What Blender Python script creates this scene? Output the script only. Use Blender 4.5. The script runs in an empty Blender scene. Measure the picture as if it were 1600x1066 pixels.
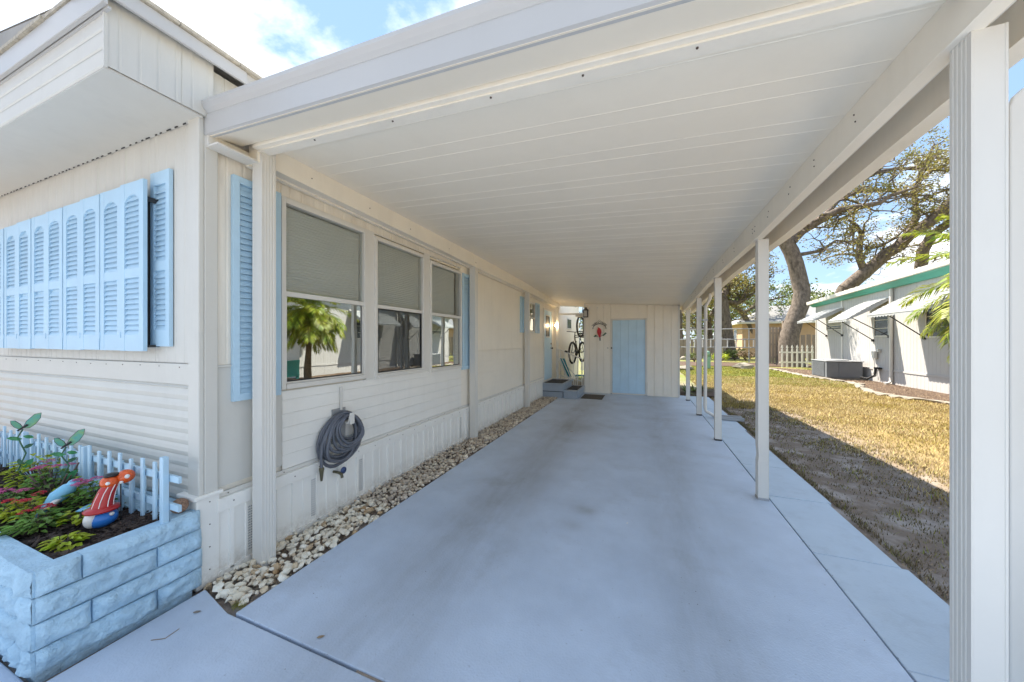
import bpy, math, random
from mathutils import Vector, Matrix, noise
random.seed(7)
R=math.radians
scene=bpy.context.scene
# ------------------------------------------------------------------ camera
F=530.0; CAMH=1.5; YAW=math.atan(205/F); CY,SY=math.cos(YAW),math.sin(YAW)
cam_d=bpy.data.cameras.new('camera'); cam=bpy.data.objects.new('camera',cam_d)
scene.collection.objects.link(cam); scene.camera=cam
cam.location=(0,0,CAMH); cam.rotation_euler=(R(90),0,YAW)
cam_d.sensor_width=36; cam_d.lens=F/1600*36; cam_d.clip_start=.02; cam_d.clip_end=900
scene.render.resolution_x=1024; scene.render.resolution_y=682
# ------------------------------------------------------------------ sky, sun, exposure
SUN=Vector((-1.12,.64,2.0)).normalized()
ELEV=math.asin(SUN.z); 
world=bpy.data.worlds.new('World'); scene.world=world; world.use_nodes=True
nt=world.node_tree; N=nt.nodes; L=nt.links; N.clear()
out=N.new('ShaderNodeOutputWorld'); bg=N.new('ShaderNodeBackground'); bg.inputs['Strength'].default_value=.10
sky=N.new('ShaderNodeTexSky'); sky.sky_type='NISHITA'; sky.sun_disc=False
sky.sun_elevation=ELEV; sky.sun_rotation=math.atan2(SUN.x,SUN.y); sky.air_density=1.0; sky.dust_density=.0; sky.ozone_density=1.2
tc=N.new('ShaderNodeTexCoord'); sep=N.new('ShaderNodeSeparateXYZ'); L.new(tc.outputs['Generated'],sep.inputs[0])
mx=N.new('ShaderNodeMath'); mx.operation='MAXIMUM'; L.new(sep.outputs['Z'],mx.inputs[0]); mx.inputs[1].default_value=0
ad=N.new('ShaderNodeMath'); ad.operation='ADD'; L.new(mx.outputs[0],ad.inputs[0]); ad.inputs[1].default_value=.22
vm=N.new('ShaderNodeVectorMath'); vm.operation='DIVIDE'; L.new(tc.outputs['Generated'],vm.inputs[0])
cb=N.new('ShaderNodeCombineXYZ')
for k in range(3): L.new(ad.outputs[0],cb.inputs[k])
L.new(cb.outputs[0],vm.inputs[1])
nz=N.new('ShaderNodeTexNoise'); nz.inputs['Scale'].default_value=1.9; nz.inputs['Detail'].default_value=9; nz.inputs['Roughness'].default_value=.58; nz.inputs['Distortion'].default_value=.25
mp=N.new('ShaderNodeMapping'); mp.inputs['Location'].default_value=(3.7,0,7); L.new(vm.outputs[0],mp.inputs[0]); L.new(mp.outputs[0],nz.inputs['Vector'])
cr=N.new('ShaderNodeValToRGB'); cr.color_ramp.elements[0].position=.48; cr.color_ramp.elements[1].position=.62
L.new(nz.outputs['Fac'],cr.inputs[0])
mix=N.new('ShaderNodeMix'); mix.data_type='RGBA'; L.new(cr.outputs[0],mix.inputs['Factor'])
hs=N.new('ShaderNodeMix'); hs.data_type='RGBA'; hs.inputs['Factor'].default_value=.82; hs.inputs['B'].default_value=(1.15,1.75,2.65,1)
L.new(sky.outputs[0],hs.inputs['A']); L.new(hs.outputs['Result'],mix.inputs['A']); mix.inputs['B'].default_value=(4.7,4.8,5.0,1)
L.new(mix.outputs['Result'],bg.inputs['Color']); L.new(bg.outputs[0],out.inputs[0])
sd=bpy.data.lights.new('sun','SUN'); sd.energy=3.3; sd.angle=R(.5); sd.color=(1,.91,.78)
so=bpy.data.objects.new('sun',sd); scene.collection.objects.link(so); so.rotation_euler=SUN.to_track_quat('Z','Y').to_euler()
scene.view_settings.view_transform='Standard'; scene.view_settings.look='None'; scene.view_settings.gamma=1
scene.view_settings.exposure=2.02; scene.view_settings.use_curve_mapping=False
scene.render.engine='CYCLES'
scene.cycles.max_bounces=10; scene.cycles.diffuse_bounces=6; scene.cycles.transparent_max_bounces=16; scene.cycles.caustics_reflective=False; scene.cycles.caustics_refractive=False
# ------------------------------------------------------------------ materials
def mat(name,col,rough=.6,var=.06,scale=3.0,bump=0.0,bscale=40.0,metal=0.0,col2=None,grime=0.0,gcol=(.16,.14,.11),spec=.5,stretch=None,trans=0.0,island=0.0):
    m=bpy.data.materials.new(name); m.use_nodes=True; t=m.node_tree; n=t.nodes; l=t.links
    b=n['Principled BSDF']; b.inputs['Roughness'].default_value=rough; b.inputs['Metallic'].default_value=metal
    b.inputs['Specular IOR Level'].default_value=spec
    g=n.new('ShaderNodeNewGeometry'); src=g.outputs['Position']
    if stretch:
        q=n.new('ShaderNodeMapping'); q.inputs['Scale'].default_value=stretch; l.new(src,q.inputs[0]); src=q.outputs[0]
    a=n.new('ShaderNodeTexNoise'); a.inputs['Scale'].default_value=scale; a.inputs['Detail'].default_value=6; a.inputs['Roughness'].default_value=.65
    l.new(src,a.inputs['Vector'])
    mr=n.new('ShaderNodeMapRange'); mr.inputs['From Min'].default_value=.3; mr.inputs['From Max'].default_value=.7; l.new(a.outputs['Fac'],mr.inputs['Value'])
    mi=n.new('ShaderNodeMix'); mi.data_type='RGBA'
    c2=col2 if col2 else tuple(c*(1+var) for c in col); c1=col if col2 else tuple(c*(1-var) for c in col)
    mi.inputs['A'].default_value=(*c1,1); mi.inputs['B'].default_value=(*c2,1); l.new(mr.outputs[0],mi.inputs['Factor'])
    res=mi.outputs['Result']
    if island>0:
        hv=n.new('ShaderNodeHueSaturation'); mm=n.new('ShaderNodeMapRange'); mm.inputs['To Min'].default_value=1-island; mm.inputs['To Max'].default_value=1+island
        l.new(g.outputs['Random Per Island'],mm.inputs['Value']); l.new(mm.outputs[0],hv.inputs['Value']); l.new(res,hv.inputs['Color'])
        m2=n.new('ShaderNodeMapRange'); m2.inputs['To Min'].default_value=.48; m2.inputs['To Max'].default_value=.515
        l.new(g.outputs['Random Per Island'],m2.inputs['Value']); l.new(m2.outputs[0],hv.inputs['Hue'])
        res=hv.outputs['Color']
    if grime>0:
        gn=n.new('ShaderNodeTexNoise'); gn.inputs['Scale'].default_value=1.7; gn.inputs['Detail'].default_value=8; gn.inputs['Roughness'].default_value=.75
        q=n.new('ShaderNodeMapping'); q.inputs['Scale'].default_value=(3,3,.5); l.new(g.outputs['Position'],q.inputs[0]); l.new(q.outputs[0],gn.inputs['Vector'])
        rr=n.new('ShaderNodeMapRange'); rr.inputs['From Min'].default_value=.5; rr.inputs['From Max'].default_value=.8; rr.inputs['To Max'].default_value=grime
        l.new(gn.outputs['Fac'],rr.inputs['Value'])
        m3=n.new('ShaderNodeMix'); m3.data_type='RGBA'; m3.inputs['B'].default_value=(*gcol,1); l.new(rr.outputs[0],m3.inputs['Factor']); l.new(res,m3.inputs['A']); res=m3.outputs['Result']
    l.new(res,b.inputs['Base Color'])
    if bump>0:
        bn=n.new('ShaderNodeTexNoise'); bn.inputs['Scale'].default_value=bscale; bn.inputs['Detail'].default_value=5; l.new(src,bn.inputs['Vector'])
        bp=n.new('ShaderNodeBump'); bp.inputs['Strength'].default_value=bump; bp.inputs['Distance'].default_value=.01; l.new(bn.outputs['Fac'],bp.inputs['Height']); l.new(bp.outputs[0],b.inputs['Normal'])
    if trans>0:
        tr=n.new('ShaderNodeBsdfTranslucent'); l.new(res,tr.inputs['Color']); ms=n.new('ShaderNodeMixShader'); ms.inputs[0].default_value=trans
        l.new(b.outputs[0],ms.inputs[1]); l.new(tr.outputs[0],ms.inputs[2]); l.new(ms.outputs[0],n['Material Output'].inputs['Surface'])
    return m
def tint_by_object(m,amount=.3):
    t=m.node_tree; n=t.nodes; l=t.links; b=n['Principled BSDF']; old=b.inputs['Base Color'].links[0].from_socket
    oi=n.new('ShaderNodeObjectInfo'); cr=n.new('ShaderNodeValToRGB'); e=cr.color_ramp.elements; e[0].color=(.52,.36,.22,1); e[1].color=(1,1,1,1); e[1].position=.32
    e2=e.new(.12); e2.color=(.72,.62,.50,1); e3=e.new(.7); e3.color=(.90,.88,.84,1); l.new(oi.outputs['Random'],cr.inputs[0])
    mi=n.new('ShaderNodeMix'); mi.data_type='RGBA'; mi.blend_type='MULTIPLY'; mi.inputs['Factor'].default_value=1; l.new(old,mi.inputs['A']); l.new(cr.outputs[0],mi.inputs['B']); l.new(mi.outputs['Result'],b.inputs['Base Color']); return m
def dark(name,c=(.02,.02,.02),rough=.5,**k): return mat(name,c,rough,**k)
M={}
M['siding']=mat('cream_siding',(.85,.795,.69),.5,.03,2.5,.05,60,grime=.10)  # colour raised to stand in for brighter light under the carport
M['siding_front']=mat('siding_dimmed',(.60,.585,.535),.5,.03,2.5,.05,60,grime=.10)  # same siding, colour darkened to tone down daylight on the front
M['lap']=mat('white_lap_siding',(.82,.80,.74),.5,.03,2.5,.05,60,grime=.10)
M['streak']=mat('streaked_siding',(.78,.73,.64),.5,.08,3.0,.05,60,grime=.35,gcol=(.42,.34,.26),stretch=(6,6,.6))
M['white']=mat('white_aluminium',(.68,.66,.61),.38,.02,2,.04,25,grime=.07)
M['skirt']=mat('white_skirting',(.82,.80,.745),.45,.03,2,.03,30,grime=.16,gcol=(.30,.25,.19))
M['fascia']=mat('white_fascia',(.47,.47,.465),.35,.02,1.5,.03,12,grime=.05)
M['ceil']=mat('ceiling_paint',(.88,.805,.675),.6,.03,1.1,.03,14,grime=.04)
M['blue']=mat('light_blue_paint',(.43,.61,.74),.45,.05,4,.05,50,grime=.05)
M['blockblue']=mat('painted_block_blue',(.41,.585,.71),.8,.14,9,1.0,60,grime=.15,gcol=(.16,.25,.33))
M['doorblue']=mat('door_blue_paint',(.50,.69,.83),.45,.06,3,.05,50,grime=.08)
M['dark']=dark('dark_gap'); M['black']=dark('black_metal',(.015,.015,.016),.4); M['rubber']=dark('black_rubber',(.02,.02,.02),.75)
M['screw']=dark('rusty_screw',(.07,.045,.03),.5)
M['mat']=mat('door_mat_fibre',(.045,.042,.04),.95,.3,60,.8,300)
M['matbrown']=mat('brown_mat_fibre',(.09,.08,.065),.95,.3,60,.8,300)
M['soil']=mat('leaf_litter',(.07,.045,.03),.95,.5,40,1,120,col2=(.125,.078,.05))
M['mulch']=mat('bark_mulch',(.05,.032,.024),.9,.3,30,1,90,island=.5)
M['stone']=mat('river_stone',(.62,.545,.44),.75,.2,7,.6,60,grime=.6,gcol=(.34,.21,.12),island=.30,col2=(.74,.70,.62))
M['rock']=mat('border_stone',(.24,.21,.175),.85,.25,6,.8,40,island=.2)
M['hose']=mat('grey_hose',(.115,.125,.15),.45,.1,9)
M['brass']=mat('olive_nozzle',(.10,.09,.05),.45,.1,30)
M['bluehandle']=dark('navy_valve_handle',(.03,.06,.16),.4)
M['red']=dark('red_glaze',(.42,.02,.02),.3); M['orange']=mat('orange_glaze',(.65,.10,.02),.25,.3,60)
M['gblue']=dark('blue_glaze',(.03,.18,.55),.3); M['gwhite']=dark('white_glaze',(.75,.72,.68),.35)
M['skyb']=dark('pale_blue_glaze',(.20,.48,.66),.4)
M['leaf']=mat('planter_leaf',(.16,.30,.05),.55,.3,14,.2,80,trans=.3,island=.4)
M['leafy']=mat('yellow_green_leaf',(.40,.48,.03),.5,.25,14,.2,80,trans=.3,island=.3)
M['flowerred']=mat('red_petal',(.55,.03,.05),.6,.3,30,trans=.2,island=.3); M['flowerpink']=mat('pink_petal',(.65,.12,.30),.6,.3,30,trans=.2,island=.3)
M['twig']=mat('grey_brown_twig',(.12,.085,.07),.9,.3,20,.6,60)
M['bark']=mat('oak_bark',(.055,.042,.033),.95,.4,8,1.0,16,col2=(.22,.18,.145),stretch=(1,1,.45))
M['oakleaf']=mat('oak_leaf',(.13,.15,.03),.6,.45,.9,trans=.35,island=.5,col2=(.36,.28,.09))
M['oakgreen']=mat('oak_leaf_green',(.075,.12,.025),.6,.45,.9,trans=.35,island=.45,col2=(.19,.22,.05))
M['bush']=mat('bush_leaf',(.06,.10,.02),.6,.4,1.5,trans=.25,island=.5,col2=(.20,.22,.05))
M['palm']=mat('palm_frond',(.07,.155,.012),.45,.3,3,trans=.35,island=.35,col2=(.36,.36,.02))
M['palmbark']=mat('palm_bark',(.12,.09,.06),.95,.4,14,1,30)
M['steel']=mat('galvanised_steel',(.36,.37,.38),.5,.08,5,metal=.3)
M['awn']=mat('awning_enamel',(.36,.37,.37),.45,.05,3,grime=.15)
M['acgrey']=mat('grey_unit_paint',(.16,.17,.185),.55,.06,4)
M['nwhite']=mat('neighbour_white_paint',(.47,.46,.45),.5,.03,3,.04,40,grime=.06)
M['teal']=dark('teal_paint',(.06,.33,.27),.5); M['tealcloth']=dark('teal_cloth',(.01,.22,.25),.7)
M['roofw']=mat('white_roof_coating',(.34,.33,.31),.7,.1,4,.3,20,grime=.3)
M['tan']=mat('tan_stucco',(.52,.35,.23),.85,.05,3,.2,60); M['shingle']=mat('grey_shingle',(.27,.27,.27),.9,.15,9,.5,20)
M['wood']=mat('weathered_wood',(.22,.17,.13),.9,.25,6,.5,40,col2=(.34,.28,.22),stretch=(8,8,.6))
M['greenbox']=dark('pale_green_enamel',(.22,.38,.28),.5)
M['steps']=mat('grey_blue_step_paint',(.33,.38,.44),.55,.06,5,.1,60,grime=.1)
M['blind']=mat('cellular_shade',(.56,.555,.53),.8,.03,5)
M['galvroof']=mat('old_drip_edge',(.30,.27,.22),.7,.35,25,.3,60,col2=(.55,.50,.40))
M['ball']=mat('speckled_stone_ball',(.28,.17,.11),.8,.5,120,.5,200)
M['dryleaf']=mat('dry_leaf',(.20,.12,.06),.8,.4,60,col2=(.34,.27,.18))
M['cardinal']=dark('cardinal_red',(.50,.02,.03),.5)
M['butterfly']=mat('green_wing_glass',(.45,.62,.22),.2,.4,18,col2=(.12,.55,.60),trans=.5)
M['leafmetal']=mat('green_enamel_leaf',(.03,.20,.07),.4,.3,40)
M['dkgreen']=dark('dark_green_enamel',(.02,.10,.05),.4)
M['glassdark']=dark('dark_window_glass',(.03,.035,.04),.08)
def glassmat(name,lo=.50,tint=(.72,.78,.78)):
    m=bpy.data.materials.new(name); m.use_nodes=True; t=m.node_tree; n=t.nodes; l=t.links; n.remove(n['Principled BSDF'])
    tr=n.new('ShaderNodeBsdfTransparent'); tr.inputs[0].default_value=(*tint,1); gl=n.new('ShaderNodeBsdfGlossy'); gl.inputs['Roughness'].default_value=.0; gl.inputs['Color'].default_value=(.93,.97,.96,1)
    fr=n.new('ShaderNodeLayerWeight'); fr.inputs[0].default_value=.5; pw=n.new('ShaderNodeMath'); pw.operation='POWER'; pw.inputs[1].default_value=4; l.new(fr.outputs['Facing'],pw.inputs[0]); mr=n.new('ShaderNodeMapRange'); mr.inputs['To Min'].default_value=lo; l.new(pw.outputs[0],mr.inputs['Value'])
    g=n.new('ShaderNodeNewGeometry'); nn=n.new('ShaderNodeTexNoise'); nn.inputs['Scale'].default_value=2.2; l.new(g.outputs['Position'],nn.inputs['Vector'])
    bp=n.new('ShaderNodeBump'); bp.inputs['Strength'].default_value=.12; bp.inputs['Distance'].default_value=.006; l.new(nn.outputs['Fac'],bp.inputs['Height']); l.new(bp.outputs[0],gl.inputs['Normal'])
    mi=n.new('ShaderNodeMixShader'); l.new(mr.outputs[0],mi.inputs[0]); l.new(tr.outputs[0],mi.inputs[1]); l.new(gl.outputs[0],mi.inputs[2]); l.new(mi.outputs[0],n['Material Output'].inputs[0])
    return m
M['glass']=glassmat('window_glass')
M['glasstop']=glassmat('tinted_upper_glass',.06,(.93,.945,.93))
def screenmat():
    m=bpy.data.materials.new('insect_screen_mesh'); m.use_nodes=True; t=m.node_tree; n=t.nodes; l=t.links
    b=n['Principled BSDF']; b.inputs['Base Color'].default_value=(.04,.04,.04,1); tr=n.new('ShaderNodeBsdfTransparent'); mi=n.new('ShaderNodeMixShader'); mi.inputs[0].default_value=.30
    l.new(tr.outputs[0],mi.inputs[1]); l.new(b.outputs[0],mi.inputs[2]); l.new(mi.outputs[0],n['Material Output'].inputs[0]); return m
M['screen']=screenmat()
def emis(name,c,s):
    m=bpy.data.materials.new(name); m.use_nodes=True; b=m.node_tree.nodes['Principled BSDF']; b.inputs['Base Color'].default_value=(*c,1); b.inputs['Emission Color'].default_value=(*c,1); b.inputs['Emission Strength'].default_value=s; return m
M['bulb']=emis('lit_bulb',(1,.72,.38),7)
# concrete with tyre wear
tint_by_object(M['stone'])
def splash(m,z0,z1,amt,col):
    t=m.node_tree; n=t.nodes; l=t.links; b=n['Principled BSDF']; old=b.inputs['Base Color'].links[0].from_socket
    g=n.new('ShaderNodeNewGeometry'); s=n.new('ShaderNodeSeparateXYZ'); l.new(g.outputs['Position'],s.inputs[0]); a=n.new('ShaderNodeTexNoise'); a.inputs['Scale'].default_value=14; a.inputs['Detail'].default_value=8; a.inputs['Roughness'].default_value=.8; l.new(g.outputs['Position'],a.inputs['Vector'])
    q=n.new('ShaderNodeMapRange'); q.inputs['From Min'].default_value=z0; q.inputs['From Max'].default_value=z1; q.inputs['To Min'].default_value=1; q.inputs['To Max'].default_value=0; l.new(s.outputs['Z'],q.inputs['Value'])
    r=n.new('ShaderNodeMapRange'); r.inputs['From Min'].default_value=.38; r.inputs['From Max'].default_value=.68; r.inputs['To Max'].default_value=amt; l.new(a.outputs['Fac'],r.inputs['Value'])
    k=n.new('ShaderNodeMath'); k.operation='MULTIPLY'; l.new(q.outputs[0],k.inputs[0]); l.new(r.outputs[0],k.inputs[1])
    mi=n.new('ShaderNodeMix'); mi.data_type='RGBA'; l.new(k.outputs[0],mi.inputs['Factor']); l.new(old,mi.inputs['A']); mi.inputs['B'].default_value=(*col,1); l.new(mi.outputs['Result'],b.inputs['Base Color'])
splash(M['skirt'],.0,.16,.75,(.30,.23,.16)); splash(M['blockblue'],.0,.10,.6,(.20,.20,.18))
def concrete():
    m=mat('painted_concrete',(.485,.56,.665),.62,.09,2.3,.3,90); t=m.node_tree; n=t.nodes; l=t.links; b=n['Principled BSDF']
    old=b.inputs['Base Color'].links[0].from_socket
    g=n.new('ShaderNodeNewGeometry'); s=n.new('ShaderNodeSeparateXYZ'); l.new(g.outputs['Position'],s.inputs[0])
    def math_(op,a,c,d=None):
        q=n.new('ShaderNodeMath'); q.operation=op
        for i,v in enumerate((a,c,d)):
            if v is None: continue
            if isinstance(v,(int,float)): q.inputs[i].default_value=v
            else: l.new(v,q.inputs[i])
        return q.outputs[0]
    def nz(sc,stretch,det=6):
        q=n.new('ShaderNodeMapping'); q.inputs['Scale'].default_value=stretch; l.new(g.outputs['Position'],q.inputs[0]); a=n.new('ShaderNodeTexNoise'); a.inputs['Scale'].default_value=sc; a.inputs['Detail'].default_value=det; a.inputs['Roughness'].default_value=.7; l.new(q.outputs[0],a.inputs['Vector']); return a.outputs['Fac']
    def band(x0,w):
        d=math_('DIVIDE',math_('SUBTRACT',s.outputs['X'],x0),w); return math_('EXPONENT',math_('MULTIPLY',math_('MULTIPLY',d,d),-1),0)
    wear=math_('ADD',band(-1.25,.34),math_('MULTIPLY',band(.30,.28),.8))
    w2=math_('MULTIPLY',wear,math_('SUBTRACT',math_('MULTIPLY',nz(1.4,(1.6,.35,1)),2.4),.55))
    blot=n.new('ShaderNodeMapRange'); blot.inputs['From Min'].default_value=.55; blot.inputs['From Max'].default_value=.78; l.new(nz(1.1,(1,1,1),9),blot.inputs['Value'])
    # oil spot, mid driveway
    def spot(x,y,r,k):
        dx=math_('DIVIDE',math_('SUBTRACT',s.outputs['X'],x),r); dy=math_('DIVIDE',math_('SUBTRACT',s.outputs['Y'],y),r*.8)
        return math_('MULTIPLY',math_('EXPONENT',math_('MULTIPLY',math_('ADD',math_('MULTIPLY',dx,dx),math_('MULTIPLY',dy,dy)),-1),0),k)
    sp=math_('ADD',math_('ADD',spot(-.48,3.05,.10,.9),spot(-.55,2.75,.10,.4)),spot(-1.0,5.9,.45,.55))
    tot=math_('ADD',math_('ADD',math_('MULTIPLY',w2,.6),math_('MULTIPLY',blot.outputs[0],.42)),math_('MULTIPLY',sp,math_('ADD',nz(6,(1,1,1)),.1)))
    cl=n.new('ShaderNodeClamp'); l.new(tot,cl.inputs[0]); cl.inputs[2].default_value=.85
    mi=n.new('ShaderNodeMix'); mi.data_type='RGBA'; l.new(cl.outputs[0],mi.inputs['Factor']); l.new(old,mi.inputs['A']); mi.inputs['B'].default_value=(.22,.22,.22,1)
    # speckle
    sk=n.new('ShaderNodeMapRange'); sk.inputs['From Min'].default_value=.68; sk.inputs['From Max'].default_value=.80; sk.inputs['To Max'].default_value=.5; l.new(nz(38,(1,1,1),2),sk.inputs['Value'])
    m4=n.new('ShaderNodeMix'); m4.data_type='RGBA'; l.new(sk.outputs[0],m4.inputs['Factor']); l.new(mi.outputs['Result'],m4.inputs['A']); m4.inputs['B'].default_value=(.13,.14,.16,1)
    l.new(m4.outputs['Result'],b.inputs['Base Color']); return m
M['conc']=concrete()
M['conc2']=mat('walkway_concrete',(.47,.55,.63),.65,.07,1.6,.2,90,grime=.25,gcol=(.14,.15,.16))
def groundmat():
    m=mat('lawn_soil',(.24,.17,.08),.95,.3,30,1,90,col2=(.38,.28,.11)); t=m.node_tree; n=t.nodes; l=t.links; b=n['Principled BSDF']; old=b.inputs['Base Color'].links[0].from_socket
    g=n.new('ShaderNodeNewGeometry'); s=n.new('ShaderNodeSeparateXYZ'); l.new(g.outputs['Position'],s.inputs[0])
    def nz(sc,det=6):
        a=n.new('ShaderNodeTexNoise'); a.inputs['Scale'].default_value=sc; a.inputs['Detail'].default_value=det; a.inputs['Roughness'].default_value=.6; l.new(g.outputs['Position'],a.inputs['Vector']); return a.outputs['Fac']
    def mr(v,a,b_,c,d):
        q=n.new('ShaderNodeMapRange'); q.inputs['From Min'].default_value=a; q.inputs['From Max'].default_value=b_; q.inputs['To Min'].default_value=c; q.inputs['To Max'].default_value=d
        l.new(v,q.inputs['Value']); return q.outputs[0]
    def mul(a,b_):
        q=n.new('ShaderNodeMath'); q.operation='MULTIPLY'; l.new(a,q.inputs[0]); l.new(b_,q.inputs[1]); return q.outputs[0]
    # sandy bare ground on the strip beside the slab
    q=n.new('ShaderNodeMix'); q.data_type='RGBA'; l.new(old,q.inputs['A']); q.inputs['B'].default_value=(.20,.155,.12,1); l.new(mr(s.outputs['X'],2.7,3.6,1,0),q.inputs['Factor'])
    q2=n.new('ShaderNodeMix'); q2.data_type='RGBA'; l.new(q.outputs['Result'],q2.inputs['A']); q2.inputs['B'].default_value=(.40,.36,.33,1); l.new(mul(mr(s.outputs['X'],2.6,3.3,1,0),mr(nz(3.2,9),.47,.66,0,.85)),q2.inputs['Factor'])
    q3=n.new('ShaderNodeMix'); q3.data_type='RGBA'; l.new(q2.outputs['Result'],q3.inputs['A']); q3.inputs['B'].default_value=(.17,.20,.035,1); l.new(mul(mr(s.outputs['Y'],11.5,15,0,1),mr(nz(.7),.35,.6,.3,1)),q3.inputs['Factor'])
    l.new(q3.outputs['Result'],b.inputs['Base Color']); return m
M['ground']=groundmat()
M['grassdry']=mat('dry_grass_blade',(.30,.225,.05),.7,.3,.8,trans=.3,island=.45,col2=(.50,.40,.22))
M['grassgreen']=mat('green_grass_blade',(.15,.19,.03),.7,.3,1.2,trans=.3,island=.45,col2=(.36,.33,.06))
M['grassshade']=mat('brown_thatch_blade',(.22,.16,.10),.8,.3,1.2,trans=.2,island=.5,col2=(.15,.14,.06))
# ------------------------------------------------------------------ helpers
WL={}  # world location of each object (no rotated parents while building)
class MB:
    def __init__(s): s.v=[]; s.f=[]; s.sm=[]
    def add(s,vs,fs,smooth=False):
        o=len(s.v); s.v+= [tuple(p) for p in vs]; s.f+=[tuple(i+o for i in f) for f in fs]; s.sm+=[smooth]*len(fs); return s
    def box(s,x0,x1,y0,y1,z0,z1):
        return s.add([(x0,y0,z0),(x1,y0,z0),(x1,y1,z0),(x0,y1,z0),(x0,y0,z1),(x1,y0,z1),(x1,y1,z1),(x0,y1,z1)],[(0,3,2,1),(4,5,6,7),(0,1,5,4),(1,2,6,5),(2,3,7,6),(3,0,4,7)])
    def hexa(s,p):  # 8 points, bottom 4 then top 4
        return s.add(p,[(0,3,2,1),(4,5,6,7),(0,1,5,4),(1,2,6,5),(2,3,7,6),(3,0,4,7)])
    def bar(s,a,b,w,h,up=(0,0,1)):
        a=Vector(a); b=Vector(b); d=(b-a).normalized(); u=Vector(up); r=d.cross(u)
        if r.length<1e-4: r=d.cross(Vector((1,0,0)))
        r.normalize(); u=r.cross(d).normalized(); r*=w/2; u*=h/2
        return s.hexa([a-r-u,a+r-u,b+r-u,b-r-u,a-r+u,a+r+u,b+r+u,b-r+u])
    def tube(s,pts,rad,n=8,cap=True):
        pts=[Vector(p) for p in pts]; k=len(pts)
        if isinstance(rad,(int,float)): rad=[rad]*k
        vs=[];fs=[]; ref=None
        for i,p in enumerate(pts):
            d=(pts[min(i+1,k-1)]-pts[max(i-1,0)])
            if d.length<1e-9: d=Vector((0,0,1))
            d.normalize()
            if ref is None:
                ref=Vector((0,0,1)) if abs(d.z)<.9 else Vector((1,0,0))
            r=(ref-d*ref.dot(d)); r=r.normalized() if r.length>1e-5 else d.orthogonal().normalized(); ref=r; u=d.cross(r)
            for j in range(n):
                a=2*math.pi*j/n; vs.append(p+(r*math.cos(a)+u*math.sin(a))*rad[i])
        for i in range(k-1):
            for j in range(n):
                j2=(j+1)%n; fs.append((i*n+j,i*n+j2,(i+1)*n+j2,(i+1)*n+j))
        s.add(vs,fs,True)
        if cap: s.add(vs[:n],[tuple(range(n-1,-1,-1))]); s.add(vs[-n:],[tuple(range(n))])
        return s
    def lathe(s,c,prof,n=16,axis='z'):
        vs=[];fs=[]
        for (r,h) in prof:
            for j in range(n):
                a=2*math.pi*j/n; x,y=r*math.cos(a),r*math.sin(a)
                vs.append({'z':(c[0]+x,c[1]+y,c[2]+h),'x':(c[0]+h,c[1]+x,c[2]+y),'y':(c[0]+x,c[1]+h,c[2]+y)}[axis])
        for i in range(len(prof)-1):
            for j in range(n):
                j2=(j+1)%n; fs.append((i*n+j,i*n+j2,(i+1)*n+j2,(i+1)*n+j))
        fs.append(tuple(range(n-1,-1,-1))); fs.append(tuple((len(prof)-1)*n+j for j in range(n)))
        return s.add(vs,fs,True)
    def ball(s,c,r,n=12,m=8,sq=(1,1,1),jit=0):
        prof=[]; vs=[];fs=[]
        for i in range(m+1):
            t=math.pi*i/m
            for j in range(n):
                a=2*math.pi*j/n; k=1+(noise.noise(Vector((math.sin(t)*math.cos(a)*2+c[0]*9,math.sin(t)*math.sin(a)*2+c[1]*9,math.cos(t)*2)))*jit if jit else 0)
                vs.append((c[0]+r*sq[0]*k*math.sin(t)*math.cos(a),c[1]+r*sq[1]*k*math.sin(t)*math.sin(a),c[2]-r*sq[2]*k*math.cos(t)))
        for i in range(m):
            for j in range(n):
                j2=(j+1)%n; fs.append((i*n+j,i*n+j2,(i+1)*n+j2,(i+1)*n+j))
        return s.add(vs,fs,True)
    def prism(s,poly,z0,z1):
        k=len(poly); vs=[(x,y,z0) for x,y in poly]+[(x,y,z1) for x,y in poly]
        return s.add(vs,[tuple(range(k-1,-1,-1)),tuple(range(k,2*k))]+[(i,(i+1)%k,k+(i+1)%k,k+i) for i in range(k)])
    def extr(s,prof,axis,a0,a1):  # open profile of (p,z) swept along axis; 'x': profile in (y,z); 'y': profile in (x,z)
        k=len(prof); vs=[]
        for a in (a0,a1):
            for p,z in prof: vs.append((a,p,z) if axis=='x' else (p,a,z))
        return s.add(vs,[(i,i+1,k+i+1,k+i) for i in range(k-1)])
    def build(s,name,m,parent=None,origin=None,bevel=0,kind=None,label=None,recalc=True):
        if origin is None: origin=WL[parent.name] if parent else Vector((0,0,0))
        origin=Vector(origin)
        me=bpy.data.meshes.new(name); me.from_pydata([(x-origin.x,y-origin.y,z-origin.z) for x,y,z in s.v],[],s.f)
        me.polygons.foreach_set('use_smooth',s.sm); me.materials.append(m)
        o=bpy.data.objects.new(name,me); scene.collection.objects.link(o)
        if parent: o.parent=parent; o.location=origin-WL[parent.name]
        else: o.location=origin
        WL[o.name]=origin.copy()
        if bevel>0:
            b=o.modifiers.new('bevel','BEVEL'); b.width=bevel; b.segments=2; b.limit_method='ANGLE'; b.angle_limit=R(40)
        if kind: o['kind']=kind
        if label: o['label']=label
        return o
def thing(name,loc,label,cat,group=None):
    o=bpy.data.objects.new(name,None); scene.collection.objects.link(o); o.location=loc; o.empty_display_size=.1; WL[o.name]=Vector(loc)
    o['label']=label; o['category']=cat
    if group: o['group']=group
    return o
def tag(o,label,cat,group=None):
    o['label']=label; o['category']=cat
    if group: o['group']=group
    return o
def struct(o): o['kind']='structure'; return o
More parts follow.
